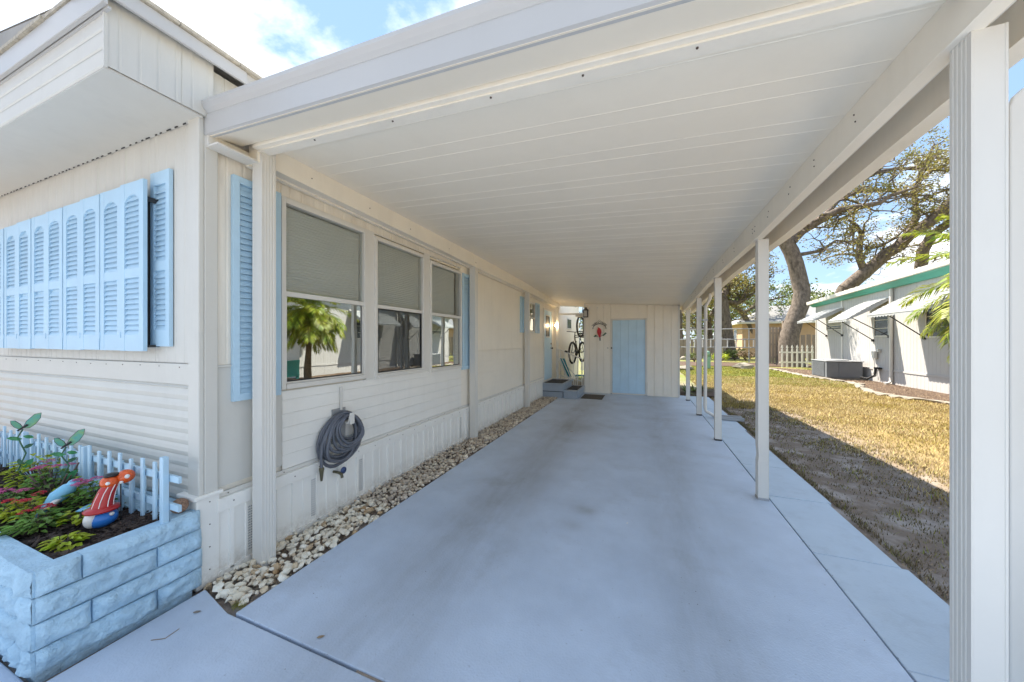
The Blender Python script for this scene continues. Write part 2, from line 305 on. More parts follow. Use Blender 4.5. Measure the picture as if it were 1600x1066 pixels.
def cp(o,parent=None,loc=None,rot=None,scale=None,name=None):
    c=o.copy(); scene.collection.objects.link(c); c.parent=parent
    if loc is not None: c.location=loc
    if rot is not None: c.rotation_euler=rot
    if scale is not None: c.scale=scale
    WL[c.name]=Vector(c.location)+(WL[parent.name] if parent else Vector((0,0,0)))
    return c
def cptree(o,loc,rot=None,label=None,scale=None):
    c=cp(o,None,loc,rot,scale)
    if label: c['label']=label
    for ch in o.children:
        d=cp(ch,c)
        for g in ch.children: cp(g,d)
    return c
def at(u,v,d):   # world point seen at (u,v) of the 1600x1066 picture, d metres along the view axis
    x=(u-800)/F*d; return Vector((x*CY-d*SY, x*SY+d*CY, CAMH-(v-533)/F*d))
def lerp(tab,y):
    if y<=tab[0][0]: return tab[0][1]
    for (a,b),(c,d) in zip(tab,tab[1:]):
        if y<=c: return b+(d-b)*(y-a)/(c-a)
    return tab[-1][1]
ZL=[(1.2,2.85),(4.6,2.83),(7.4,2.77),(10,2.65),(11,2.61)]; ZR=[(1.2,2.69),(3.8,2.66),(5.8,2.64),(7.75,2.56),(10,2.44),(11,2.39)]
def zc(x,y): a=lerp(ZL,y); b=lerp(ZR,y); return a+(b-a)*(x+2.45)/3.45
# ================================================================== SETTING
GZ=-.03
g=MB(); 
n_=60
# lawn sheet with a very slight roll near, flat far
xs=[-140]+[-40,-20,-10]+[-6+.5*i for i in range(60)]+[30,45,80,160]; ys=[-60,-20,-8]+[-4+.6*i for i in range(75)]+[50,70,110,220]
vs=[];fs=[]
for y in ys:
    for x in xs:
        z=GZ
        if x>2.2 and y<40: z+= .02*noise.noise(Vector((x*.8,y*.8,0)))+.006*noise.noise(Vector((x*4,y*4,0)))
        vs.append((x,y,z))
W_=len(xs)
for j in range(len(ys)-1):
    for i in range(W_-1): fs.append((j*W_+i,j*W_+i+1,(j+1)*W_+i+1,(j+1)*W_+i))
g.add(vs,fs,True); struct(g.build('ground',M['ground']))
struct(MB().prism([(-2.10,1.195),(1.115,1.195),(1.115,10.6),(-2.10,10.6)],-.09,0).build('driveway',M['conc'],bevel=.006))
struct(MB().prism([(-6,-3),(4.5,-3),(4.5,1.18),(-2.14,1.18),(-2.47,1.245),(-2.455,.62),(-6,.60)],-.09,0).build('front_driveway',M['conc'],bevel=.006))
wk=struct(MB().box(1.13,1.60,1.2,10.9,-.10,-.012).build('walkway',M['conc2']))
y=1.2
for i in range(11):
    ln=.93+.03*((i*7)%3-1); xo=1.615+.018*math.sin(i*2.3)
    MB().box(1.128,xo,y+.004,y+ln-.004,-.085,-.004+.003*math.sin(i*5)).build('paving_slab',M['conc2'],wk,bevel=.005); y+=ln
# joint filler strip at the front
tag(MB().box(-1.22,.9,1.1815,1.1935,-.05,-.006).build('joint_strip',M['wood']),'brown wooden expansion strip set in the joint across the front of the driveway','strip')
# rock bed
rb=struct(MB().box(-2.56,-2.10,1.22,8.9,-.09,-.035).build('rock_bed',M['soil']))
lit=MB()
for i in range(5000):
    x=random.uniform(-2.54,-2.11); y=1.25+7.5*random.random()**1.5; a=random.random()*6.28; r=random.uniform(.008,.02); z=-.03+random.random()*.03
    lit.add([(x,y,z),(x+r*math.cos(a),y+r*math.sin(a),z+.008),(x+r*.5*math.cos(a+1),y+r*.5*math.sin(a+1),z+.003)],[(0,1,2)])
lit.build('leaf_litter',M['dryleaf'],rb,kind='stuff')
import bmesh
def rockmesh(seed,sub=1,sq=(1,.8,.55)):
    b=bmesh.new(); bmesh.ops.create_icosphere(b,subdivisions=sub,radius=1); rnd=random.Random(seed); off=Vector((rnd.random()*50,rnd.random()*50,rnd.random()*50))
    for v in b.verts:
        k=1+.75*noise.noise(v.co*1.1+off)+.25*noise.noise(v.co*2.9+off); v.co=Vector((v.co.x*sq[0]*k,v.co.y*sq[1]*k,v.co.z*sq[2]*k))
    me=bpy.data.meshes.new('stone'); b.to_mesh(me); b.free(); return me
stones=[rockmesh(i,1) for i in range(4)]+[rockmesh(i,1,(1,.7,.6)) for i in range(10,14)]
for i,s in enumerate(stones): 
    s.materials.append(M['stone'])
    for p in s.polygons: p.use_smooth=False
pts=[]
def toofar(x,y,r):
    for (a,b,c) in pts[-420:]:
        if (a-x)**2+(b-y)**2<((c+r)*.54)**2: return True
    return False
yy=1.24
while yy<8.85:
    far=min(1,(yy-1.2)/7)
    for _ in range(int(26)):
        r=random.choice([random.uniform(.013,.022),random.uniform(.018,.034)])*(1.1 if yy<3 else .92); x=random.uniform(-2.52,-2.115); y=yy+random.uniform(0,.06)
        if x<-2.36 and y<1.27: continue
        if not toofar(x,y,r): pts.append((x,y,r))
    yy+=.042
pts.sort(key=lambda p:p[1])
allv=MB()
cnt=0
for k,(x,y,r) in enumerate(pts):
    e=(random.uniform(-.5,.5),random.uniform(-.5,.5),random.uniform(0,6.28)); z=-.015+random.uniform(0,.03)
    if cnt<297:
        s=stones[random.choice([0,1,2,3,0,1,4,5])]
        o=bpy.data.objects.new('stone',s); scene.collection.objects.link(o); o.parent=rb; o.location=(x,y,z); o.rotation_euler=e; o.scale=(r*1.1,r*1.1,r*1.2); cnt+=1
        o.location=Vector((x,y,z))-WL[rb.name]
    else:
        s=random.choice(stones[4:]); mt=Matrix.Rotation(e[2],3,'Z')@Matrix.Rotation(e[0],3,'X')
        allv.add([mt@Vector((v.co.x*r*1.1,v.co.y*r*1.1,v.co.z*r*1.2))+Vector((x,y,z)) for v in s.vertices],[tuple(p.vertices) for p in s.polygons])
allv.build('small_stones',M['stone'],rb,kind='stuff')
# mulch bed by the neighbour + border stones
mb=struct(MB().prism([(6.5,19.3),(6.45,18.0),(6.75,16.9),(6.9,15.2),(6.25,12.6),(6.7,11.4),(6.9,9),(8.1,9),(8.1,22.0),(6.6,23.4),(6.0,23.4)],-.06,.0).build('mulch_bed',M['soil']))
lit=MB()
for i in range(5000):
    x=random.uniform(6.4,8.05); y=random.uniform(9.5,23)
    if x<6.9 and y<12: continue
    a=random.random()*6.28; r=random.uniform(.02,.05)
    lit.add([(x,y,.005),(x+r*math.cos(a),y+r*math.sin(a),.02),(x+r*.5*math.cos(a+1),y+r*.5*math.sin(a+1),.006)],[(0,1,2)])
lit.build('fallen_leaves',M['dryleaf'],mb,kind='stuff')
path=[(6.2,23.4),(6.45,21),(6.45,19.2),(6.5,17.6),(6.85,16.2),(6.95,15.2),(6.5,14.2),(6.25,13.2),(6.22,12.5),(6.5,11.9),(6.85,11.3),(6.9,10.2),(6.9,9.2)]
bs=[rockmesh(i,1,(1,.6,.28)) for i in range(20,26)]
for s in bs: s.materials.append(M['rock'])
d=0
for (a,b) in zip(path,path[1:]):
    L_=math.dist(a,b); t=0
    while t<L_:
        x=a[0]+(b[0]-a[0])*t/L_; y=a[1]+(b[1]-a[1])*t/L_
        o=bpy.data.objects.new('border_stone',random.choice(bs)); scene.collection.objects.link(o); o.parent=mb; r=random.uniform(.17,.24)
        o.location=(x+random.uniform(-.04,.04),y,.015); o.rotation_euler=(0,0,math.atan2(b[1]-a[1],b[0]-a[0])+random.uniform(-.3,.3)); o.scale=(r,r,r*.8); t+=r*1.75
# ================================================================== CARPORT
cpt=thing('carport',(1.05,3.87,0),'long white aluminium carport with flat panelled ceiling on square posts over the blue driveway','carport')
XL,XR=-2.52,1.0
# ceiling panels (each a pan with two shallow seams)
sy=[1.27]; k=0; 
edges=[1.535+.365*i for i in range(25)]; 
seams=[1.90-.365+.365*i for i in range(26)]
for i,s in enumerate(seams):
    a,b=s,s+.365
    if a>10.4: break
    prof=[(a,0),(a+.003,-.009),(a+.008,-.009),(a+.011,0),(a+.122,.0),(a+.125,-.009),(a+.130,-.009),(a+.133,0),(b,0)]
    vs=[(x,p,zc(x,p)+dz*.18) for x in (XL,XR+.0) for p,dz in prof]; kk=len(prof)
    MB().add(vs,[(j,kk+j,kk+j+1,j+1) for j in range(kk-1)]).build('ceiling_panel',M['ceil'],cpt)
m_=MB()
for (a,b) in zip([1.27]+[2+.8*i for i in range(11)],[2+.8*i for i in range(11)]+[10.9]):
    m_.hexa([(-2.62,a,zc(-2.62,a)+.012),(1.22,a,zc(1.22,a)+.012),(1.22,b,zc(1.22,b)+.012),(-2.62,b,zc(-2.62,b)+.012),(-2.62,a,zc(-2.62,a)+.09),(1.22,a,zc(1.22,a)+.09),(1.22,b,zc(1.22,b)+.09),(-2.62,b,zc(-2.62,b)+.09)])
m_.build('roof_deck',M['white'],cpt)
# front fascia in two folds, soffit strip and header
def zf(x): return -.040*(x+2.5)
fx0,fx1=-2.52,1.30
def slopebox(x0,x1,y0,y1,z0,z1,f=zf): return [(x0,y0,z0+f(x0)),(x1,y0,z0+f(x1)),(x1,y1,z0+f(x1)),(x0,y1,z0+f(x0)),(x0,y0,z1+f(x0)),(x1,y0,z1+f(x1)),(x1,y1,z1+f(x1)),(x0,y1,z1+f(x0))]
m_=MB(); prof=[(1.275,2.765),(1.262,2.770),(1.262,2.885),(1.266,2.895),(1.246,2.912),(1.234,2.935),(1.234,2.955),(1.30,2.962),(1.30,2.765)]
kk=len(prof); m_.add([(x,p,z+zf(x)) for x in (fx0,fx1) for p,z in prof],[(j,(j+1)%kk,kk+(j+1)%kk,kk+j) for j in range(kk)]+[tuple(range(kk-1,-1,-1)),tuple(range(kk,2*kk))])
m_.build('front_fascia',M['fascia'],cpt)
MB().hexa([(-2.5,1.276,2.763),(1.2,1.276,2.763+zf(1.2)),(1.2,1.464,2.800+zf(1.2)),(-2.5,1.464,2.800),(-2.5,1.276,2.78),(1.2,1.276,2.78+zf(1.2)),(1.2,1.464,2.82+zf(1.2)),(-2.5,1.464,2.82)]).build('soffit_strip',M['ceil'],cpt)
MB().hexa(slopebox(-2.41,1.0,1.470,1.565,2.782,2.85)).build('header_beam',M['siding'],cpt,bevel=.004)
MB().hexa(slopebox(-2.41,1.0,1.500,1.568,2.772,2.781)).build('header_lip',M['siding'],cpt)
# left beam (follows the fall of the roof)
def zbl(y): return lerp([(1.2,2.70),(1.6,2.70),(4.6,2.64),(7.4,2.60),(10,2.51),(12,2.46)],y)
def zbr(y): return lerp([(1.2,2.535),(1.6,2.53),(3.8,2.46),(5.9,2.455),(7.75,2.375),(9.86,2.28),(11,2.24)],y)
def beam(name,x0,x1,ys,zlo,zhi,mt):
    m=MB(); 
    for a,b in zip(ys,ys[1:]):
        m.hexa([(x0,a,zlo(a)),(x1,a,zlo(a)),(x1,b,zlo(b)),(x0,b,zlo(b)),(x0,a,zhi(a)),(x1,a,zhi(a)),(x1,b,zhi(b)),(x0,b,zhi(b))])
    return m.build(name,mt,cpt)
for a,b in ((1.50,4.63),(4.64,7.28),(7.29,10.3)):
    mid=[a,(a+b)/2,b]
    beam('side_beam',-2.49,-2.405,mid,zbl,lambda y:zc(-2.45,y)-.002,M['siding'])
    beam('beam_flange',-2.53,-2.491,mid,lambda y:zbl(y)-.012,lambda y:zbl(y)+.03,M['siding'])
# short return of the fascia to the home over the first post
MB().box(-2.515,-2.49,1.27,1.50,2.705,2.775).box(-2.515,-2.40,1.27,1.50,2.695,2.706).build('beam_return',M['white'],cpt)
for a,b in ((1.27,3.87),(3.875,5.9),(5.905,7.75),(7.755,10.4)):
    mid=[a,(a+b)/2,b]
    beam('side_beam',.985,1.045,mid,zbr,lambda y:zc(1.0,y)-.0,M['siding'])
    beam('beam_flange',1.046,1.075,mid,lambda y:zbr(y)+.025,lambda y:zbr(y)+.05,M['white'])
beam('gutter',1.215,1.30,[1.27,3.8,5.9,7.75,9.86,10.6],lambda y:zbr(y)+.02,lambda y:zc(1.25,y)+.10,M['siding'])
beam('gutter_lip',1.302,1.315,[1.27,3.8,5.9,7.75,9.86,10.6],lambda y:zc(1.25,y)+.05,lambda y:zc(1.25,y)+.12,M['white'])
# posts: square aluminium tube with ribbed sides, dented boot at the base
def post(x,y,ztop,zbase=-.005,w=.085,dent=None,foot=True):
    m=MB(); h=w/2
    # cross section with ribs on all four faces near edges
    sec=[]
    def side(ax):  # points along one side, local u from -h to h, inset n
        us=[(-h,0)]+[p for c in (-.62,-.22,.18,.58) for p in ((h*(c-.10),0),(h*(c-.04),-.0022),(h*(c+.06),-.0022),(h*(c+.12),0))]
        flat=[(-h,0),(-h*.5,0),(0,0),(h*.5,0)]
        return us if ax in (1,3) else [(-h,0),(-h*.86,0),(-h*.82,-.002),(h*.82,-.002),(h*.86,0)]
    for ax in range(4):
        for u,n in side(ax):
            a=ax*math.pi/2; X=u; Y=-(h+n); sec.append((X*math.cos(a)-Y*math.sin(a),X*math.sin(a)+Y*math.cos(a)))
    zs=[zbase,ztop] if not dent else [zbase,dent-.06,dent-.01,dent+.03,dent+.09,ztop]
    kk=len(sec); vs=[]
    for i,z in enumerate(zs):
        f=1.0; dx=0
        if dent and 1<i<4: f=.93 if i==2 else .97; dx=.004
        for (a,b) in sec: vs.append((x+a*f+dx,y+b*f,z))
    fs=[]
    for i in range(len(zs)-1):
        for j in range(kk): fs.append((i*kk+j,i*kk+(j+1)%kk,(i+1)*kk+(j+1)%kk,(i+1)*kk+j))
    fs.append(tuple(range(kk-1,-1,-1))); fs.append(tuple((len(zs)-1)*kk+j for j in range(kk)))
    m.add(vs,fs); p=m.build('post',M['white'],cpt)
    if foot:
        f=MB(); f.box(x-h-.004,x+h+.004,y-h-.004,y+h+.004,-.003,.022); f.build('post_base',M['black'] if y>4.5 else M['steel'],p,bevel=.003)
    return p
for x,y,dn in ((1.055,1.638,.20),(1.055,3.87,.42),(1.055,5.92,None),(1.055,7.78,None),(1.055,9.6,None)):
    post(x,y,zbr(y)-.001,0,dent=dn)
post(1.20,-1.3,2.7)  # a post behind the camera position
for x,y in ((-2.428,1.56),(-2.45,4.69),(-2.45,7.30)):
    post(x,y,zbl(y)+.13 if y<2 else zbl(y)-.001,-.03,foot=False,w=.095)
post(-2.40,9.97,zbl(9.97)-.001,0,w=.07,foot=False)
sc=MB()
for y in (2.2,2.62,3.0,3.45,3.83,3.9,4.6,5.2,5.85,6.4,7.0,7.7,8.3):
    for dz in (.05,.09): sc.ball((.984,y+random.uniform(-.02,.02),zbr(y)+dz+.03),.0045,6,4)
for y in (1.9,2.5,3.1,3.9,4.66,4.7): sc.ball((-2.404,y,zbl(y)+.07),.005,6,4)
sc.ball((-2.404,1.56,2.745),.009,8,5)
for x in (-1.9,-1.3,-.7,-.25,.2): sc.ball((x,1.52,2.771+zf(x)),.006,6,4)
sc.build('screw_heads',M['screw'],cpt,kind='stuff')
# downspout at the third post
dp=MB(); zt=zbr(7.5)+.04
def rtube(m,pts,w,h):
    for a,b in zip(pts,pts[1:]): m.bar(a,b,w,h,(1,0,0.001))
tb=[(1.21,7.52,zt),(1.21,7.52,zt-.10),(1.155,7.66,zt-.24),(1.15,7.68,.20),(1.16,7.66,.11),(1.28,7.60,.045),(1.34,7.57,.03)]
dp.tube(tb,.032,10); d_=dp.build('downspout',M['white'],cpt)
MB().box(1.10,1.19,7.63,7.73,1.9,1.93).build('pipe_strap',M['steel'],d_)
tag(MB().prism([(1.30,7.46),(1.75,7.42),(1.78,7.66),(1.30,7.66)],0,.03).box(1.30,1.76,7.45,7.475,.03,.06).box(1.30,1.76,7.64,7.66,.03,.06).build('splash_block',M['steel'],bevel=.004),'flat grey splash block on the walkway under the downspout outlet','splash block')
# ================================================================== MOBILE HOME
home=thing('mobile_home',(-2.52,1.25,0),'cream white mobile home with light blue shutters and ribbed siding left of the driveway','mobile home')
XW=-2.545
def core(x0,x1,y0,y1,z0,z1): return (x0,x1,y0,y1,z0,z1)
wc=MB()
def wb(y0,y1,z0,z1): wc.box(-2.62,-2.565,y0,y1,z0,z1)
wb(1.27,14.5,-.05,1.15); wb(1.27,1.76,1.15,2.9); wb(1.76,4.43,2.56,2.9); wb(2.56,2.72,1.15,2.56); wb(3.505,3.675,1.15,2.56); wb(4.43,7.62,1.15,2.9)
wb(7.62,8.1,1.15,1.72); wb(7.62,8.1,2.42,2.9); wb(8.1,14.5,1.15,2.9)
wc.box(-6.9,-2.565,1.262,1.31,-.05,3.2); wc.box(-6.9,-6.85,1.32,14.4,-.05,3.2); wc.box(-6.9,-2.63,14.42,14.5,-.05,3.2); wc.box(-6.84,-2.63,1.32,14.4,.38,.42)
wc.box(-2.62,-2.565,1.32,14.5,2.905,3.2)
wc.build('wall_core',M['siding'],home)
MB().box(-4.1,-4.0,1.33,14.3,.43,2.9).build('interior_partition',M['wood'],home)
# ribbed vertical siding panels (own grooves)
def ribx(y0,y1,z0,z1,mt,name='siding_panel',x=XW,pitch=.1,parent=home,sgn=1,depth=.006):
    y=y0
    while y<y1-.005:
        e=min(y+pitch*4,y1); prof=[(x-.004*sgn,y)]; q=y
        while q<e-.004:
            w=min(pitch,e-q); prof+=[(x,q+.004),(x+.001*sgn,q+w*.5),(x,q+w*.60),(x-depth*sgn*.5,q+w*.64),(x-depth*sgn*.5,q+w*.72),(x,q+w*.76),(x,q+w-.003)]; q+=w
        prof+=[(x-.004*sgn,e)]
        kk=len(prof); vs=[(a,b,z) for z in (z0,z1) for a,b in prof]
        MB().add(vs,[(j,j+1,kk+j+1,kk+j) for j in range(kk-1)]).build(name,mt,parent); y=e
def riby(x0,x1,z0,z1,mt,name='siding_panel',y=1.25,pitch=.1,parent=home,depth=.006):
    x=x1
    while x>x0+.005:
        e=max(x-pitch*4,x0); prof=[(y+.004,x)]; q=x
        while q>e+.004:
            w=min(pitch,q-e); prof+=[(y,q-.004),(y,q-w*.60),(y+depth*.5,q-w*.64),(y+depth*.5,q-w*.72),(y,q-w*.76),(y,q-w+.003)]; q-=w
        prof+=[(y+.004,e)]; kk=len(prof); vs=[(b,a,z) for z in (z0,z1) for a,b in prof]
        MB().add(vs,[(j,j+1,kk+j+1,kk+j) for j in range(kk-1)]).build(name,mt,parent); x=e
S=M['siding']
ribx(1.33,1.76,1.345,2.95,M['streak']); ribx(1.76,4.43,2.60,2.95,M['streak']); ribx(4.43,7.60,1.345,2.95,S)
ribx(7.60,8.13,1.345,1.69,S); ribx(7.60,8.13,2.45,2.95,S); ribx(8.13,8.93,1.345,2.95,S); ribx(8.93,9.87,2.42,2.95,S); ribx(9.87,14.5,.5,2.95,S)
# plain zone beside first post, lap boards
def lapx(y0,y1,z0,z1,mt,pitch=.105,joint=None):
    z=z0
    while z<z1-.01:
        t=min(z+pitch,z1); prof=[(XW+.004,z),(XW+.0055,z+.005),(XW+.004,z+(t-z)*.45),(XW+.001,t-.003),(XW-.001,t)]
        MB().extr(prof,'y',y0,y1).build('siding_board',mt,home); z=t
def lapy(x0,x1,z0,z1,mt,pitch=.07):
    z=z0
    while z<z1-.01:
        t=min(z+pitch,z1); prof=[(1.246,z),(1.241,z+.014),(1.237,z+(t-z)*.45),(1.241,t-.016),(1.246,t)]
        MB().extr(prof,'x',x0,x1).build('siding_board',mt,home); z=t
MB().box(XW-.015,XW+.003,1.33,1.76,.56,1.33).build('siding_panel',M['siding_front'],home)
lapx(1.762,4.46,.525,1.12,M['lap']); lapx(4.46,8.93,.525,1.33,S)
MB().box(XW-.01,XW+.008,1.33,8.93,.495,.523).build('belt_trim',M['white'],home)
MB().box(XW-.01,XW+.012,1.33,1.76,1.332,1.343).build('belt_trim',M['white'],home); MB().box(XW-.01,XW+.006,4.46,8.93,1.332,1.343).build('belt_trim',S,home)
# corner trim
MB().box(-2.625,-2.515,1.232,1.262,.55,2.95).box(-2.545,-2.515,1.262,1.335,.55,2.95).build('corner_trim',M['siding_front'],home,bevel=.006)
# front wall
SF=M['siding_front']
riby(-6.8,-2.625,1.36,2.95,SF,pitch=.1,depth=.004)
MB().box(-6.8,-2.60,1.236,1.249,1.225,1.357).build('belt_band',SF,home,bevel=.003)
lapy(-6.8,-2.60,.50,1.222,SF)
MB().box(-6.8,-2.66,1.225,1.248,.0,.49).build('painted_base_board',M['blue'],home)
# front overhang with soffit, roof
def so(x): return .0
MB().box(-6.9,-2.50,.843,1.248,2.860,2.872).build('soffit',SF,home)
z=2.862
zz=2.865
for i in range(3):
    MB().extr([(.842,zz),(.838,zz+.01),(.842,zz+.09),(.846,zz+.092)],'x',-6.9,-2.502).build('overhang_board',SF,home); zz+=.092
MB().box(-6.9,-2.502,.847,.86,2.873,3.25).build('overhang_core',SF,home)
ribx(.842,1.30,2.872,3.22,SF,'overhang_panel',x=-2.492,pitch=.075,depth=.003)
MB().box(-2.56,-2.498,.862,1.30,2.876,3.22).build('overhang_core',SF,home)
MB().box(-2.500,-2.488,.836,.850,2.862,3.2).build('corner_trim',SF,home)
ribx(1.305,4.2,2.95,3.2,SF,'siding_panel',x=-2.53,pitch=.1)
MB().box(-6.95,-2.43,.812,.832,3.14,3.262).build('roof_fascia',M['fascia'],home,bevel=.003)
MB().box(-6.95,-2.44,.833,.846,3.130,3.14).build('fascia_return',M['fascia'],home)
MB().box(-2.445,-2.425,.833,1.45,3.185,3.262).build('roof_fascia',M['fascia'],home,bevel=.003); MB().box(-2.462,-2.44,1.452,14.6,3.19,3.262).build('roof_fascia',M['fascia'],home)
MB().box(-2.49,-2.447,.846,14.6,3.222,3.236).build('fascia_return',M['dark'],home)
de=MB(); 
for i in range(46):
    a=.80+i*.3; de.box(-2.47,-2.405+random.uniform(-.006,.004),a,a+.297,3.264,3.283)
for i in range(15):
    a=-2.47-i*.3; de.box(a-.3,a-.003,.800+random.uniform(-.006,.006),.86,3.264,3.283)
de.build('drip_edge',M['galvroof'],home)
rf=MB(); rf.add([(-2.47,.84,3.264),(-2.47,14.7,3.264),(-4.75,14.7,3.62),(-4.75,.84,3.62),(-7.1,.84,3.264),(-7.1,14.7,3.264)],[(0,1,2,3),(3,2,5,4)]); rf.add([(-2.47,.84,3.25),(-7.0,.84,3.25),(-4.75,.84,3.61)],[(0,1,2)]); rf.build('roof',M['roofw'],home)
sl=MB(); x=-2.56
while x>-6.6:
    w=random.choice([.02,.03,.045]); sl.box(x-w,x,1.2355,1.2385,2.852,2.860); x-=w+random.uniform(.03,.07)
sl.build('vent_slots',M['dark'],home,kind='stuff')
# skirting: ribbed pans
def skx(y0,y1,z0,z1):
    y=y0
    while y<y1-.01:
        e=min(y+.21,y1); x=XW+.02
        prof=[(x,y),(x,y+.05),(x+.014,y+.056),(x+.014,y+.078),(x,y+.084),(x,y+.15),(x+.006,y+.154),(x+.006,y+.166),(x,y+.17),(x,e)]
        kk=len(prof); MB().add([(a,b,z) for z in (z0,z1) for a,b in prof],[(j,j+1,kk+j+1,kk+j) for j in range(kk-1)]).build('skirting_panel',M['skirt'],home); y=e
skx(1.345,8.85,.02,.41)
for yv in (1.50,1.99,2.48,4.4):
    v=MB()
    for i in range(17):
        for j in range(5): v.box(XW+.0205,XW+.0225,yv+.011*j,yv+.011*j+.006,.07+.018*i,.07+.018*i+.009)
    v.build('vent_holes',M['steel'],home,kind='stuff')
MB().box(XW,XW+.035,1.33,8.88,.408,.494).build('skirting_cap',M['skirt'],home,bevel=.004)
MB().box(XW,XW+.034,1.33,8.88,-.02,.032).build('skirting_rail',M['skirt'],home,bevel=.003)
MB().box(-2.68,-2.515,1.222,1.345,-.02,.545).build('skirting_corner',M['skirt'],home,bevel=.006); MB().box(-2.695,-2.500,1.205,1.36,.530,.556).build('skirting_corner_cap',M['skirt'],home,bevel=.008)
MB().box(-2.665,-2.52,1.2195,1.2215,.04,.045).build('seam',M['dark'],home)
# fasteners along trims
fs_=MB()
for i in range(36):
    y=1.42+.21*i
    if y<8.85: fs_.ball((XW+.036,y,.455+.004*math.sin(i*3)),.0045,6,4)
for i in range(20): fs_.ball((XW+.0135,1.40+.37*i,.508),.004,6,4)
for z in (.08,.22,.36,.50): fs_.ball((-2.5145,1.29,z),.004,6,4)
for i in range(16): fs_.ball((-2.72-.23*i,1.2355,1.335+.003*math.sin(i)),.0035,6,4)
fs_.build('screw_heads',M['screw'],home,kind='stuff')
# windows
def window(y0,y1,z0,zm,z1,glassy=None,screen=False,blind=True,blind_y1=None,bz=None,fr=.022):
    X=XW+.012
    w=MB(); w.box(XW-.03,X+.014,y0-.03,y0+.004,z0-.03,z1+.035).box(XW-.03,X+.014,y1-.004,y1+.03,z0-.03,z1+.035).box(XW-.03,X+.014,y0+.004,y1-.004,z1-.004,z1+.035).box(XW-.03,X+.022,y0+.004,y1-.004,z0-.03,z0+.008)
    f=w.build('window',M['white'],home,bevel=.003)
    s=MB(); s.box(X-.022,X+.004,y0+.005,y1-.005,zm-.018,zm+.018); s.box(X-.022,X+.002,y0+.005,y0+.016,z0+.009,zm-.019).box(X-.022,X+.002,y1-.016,y1-.005,z0+.009,zm-.019).box(X-.022,X+.002,y0+.017,y1-.017,z0+.009,z0+.022)
    s.build('sash',M['white'],f)
    MB().box(X-.020,X-.017,y0+.0045,y1-.0045,zm+.019,z1-.005).build('upper_pane',M['glasstop'],f); MB().box(X-.016,X-.013,y0+.0165,y1-.0165,z0+.0225,zm-.0185).build('lower_pane',M['glass'],f)
    MB().box(X-.012,X-.0105,y0+.017,y1-.017,z0+.0225,z0+.032).box(X-.012,X-.0105,y0+.017,y0+.022,z0+.033,zm-.019).box(X-.012,X-.0105,y1-.022,y1-.017,z0+.033,zm-.019).build('glazing_gasket',M['dark'],f)
    if blind:
        by=blind_y1 or y1-.01; bz=bz or zm-.03; p=[]; z=bz+.02; i=0
        while z<z1: p.append((X-.055+(.0035 if i%2 else 0),z)); z+=.0105; i+=1
        MB().extr(p,'y',y0+.01,by).build('cellular_blind',M['blind'],f); MB().box(X-.066,X-.042,y0+.01,by,bz-.012,bz+.019).build('blind_rail',M['steel'],f)
    if screen: 
        MB().box(X-.009,X-.008,y0+.03,y1-.03,z0+.034,zm-.032).build('insect_screen',M['screen'],f)
        MB().box(X-.009,X-.002,y0+.017,y0+.029,z0+.023,zm-.02).box(X-.009,X-.002,y1-.029,y1-.017,z0+.023,zm-.02).box(X-.009,X-.002,y0+.03,y1-.03,z0+.023,z0+.034).box(X-.009,X-.002,y0+.03,y1-.03,zm-.031,zm-.02).build('screen_frame',M['black'],f)
    return f
window(1.775,2.555,1.165,1.86,2.55); window(2.725,3.50,1.15,1.855,2.53,screen=True); window(3.68,4.425,1.13,1.85,2.495,blind_y1=4.33)
wm=MB(); 
for a,b in ((2.586,2.694),(3.531,3.649)): wm.box(XW-.02,XW+.012,a,b,1.12,2.59)
wm.box(XW-.02,XW+.010,1.745,4.456,2.586,2.60); wm.build('mullion_cover',M['white'],home)
window(7.66,8.10,1.73,2.06,2.41,blind=False)
# shutters
def louvre_mesh(w,axis='y'):
    h=.034; t=.008
    v=MB().hexa([(-.010,0,-h/2),(-.002,0,-h/2-.003),(-.002,w,-h/2-.003),(-.010,w,-h/2),(-.016,0,h/2),(-.010,0,h/2),(-.010,w,h/2),(-.016,w,h/2)]); return v
def shutter_x(y0,y1,z0,z1,name='shutter',x=XW+.012,mid=False,nl=None):
    fr=.038
    m=MB(); m.box(x-.01,x+.022,y0,y0+fr,z0,z1).box(x-.01,x+.022,y1-fr,y1,z0,z1).box(x-.01,x+.020,y0+fr,y1-fr,z0,z0+fr*1.3).box(x-.01,x+.020,y0+fr,y1-fr,z1-fr*1.2,z1).box(x-.01,x-.006,y0+fr,y1-fr,z0+fr*1.3,z1-fr*1.2)
    s=m.build(name,M['blue'],home,bevel=.003); w=y1-y0-2*fr; me=None; z=z0+fr*1.3+.018
    while z<z1-fr*1.2-.012:
        if me is None:
            o=MB().hexa([(-.004,0,-.021),(.014,0,-.024),(.014,w,-.024),(-.004,w,-.021),(-.004,0,.012),(.000,0,.016),(.000,w,.016),(-.004,w,.012)]).build('louvre',M['blue'],s,origin=(0,0,0)); me=o.data
        else: o=bpy.data.objects.new('louvre',me); scene.collection.objects.link(o); o.parent=s
        o.location=Vector((x,y0+fr,z))-WL[s.name]; z+=.0405
    return s
shutter_x(1.42,1.735,1.10,2.60); shutter_x(4.465,4.74,1.07,2.52); shutter_x(7.06,7.27,1.69,2.49); shutter_x(8.17,8.50,1.70,2.46)
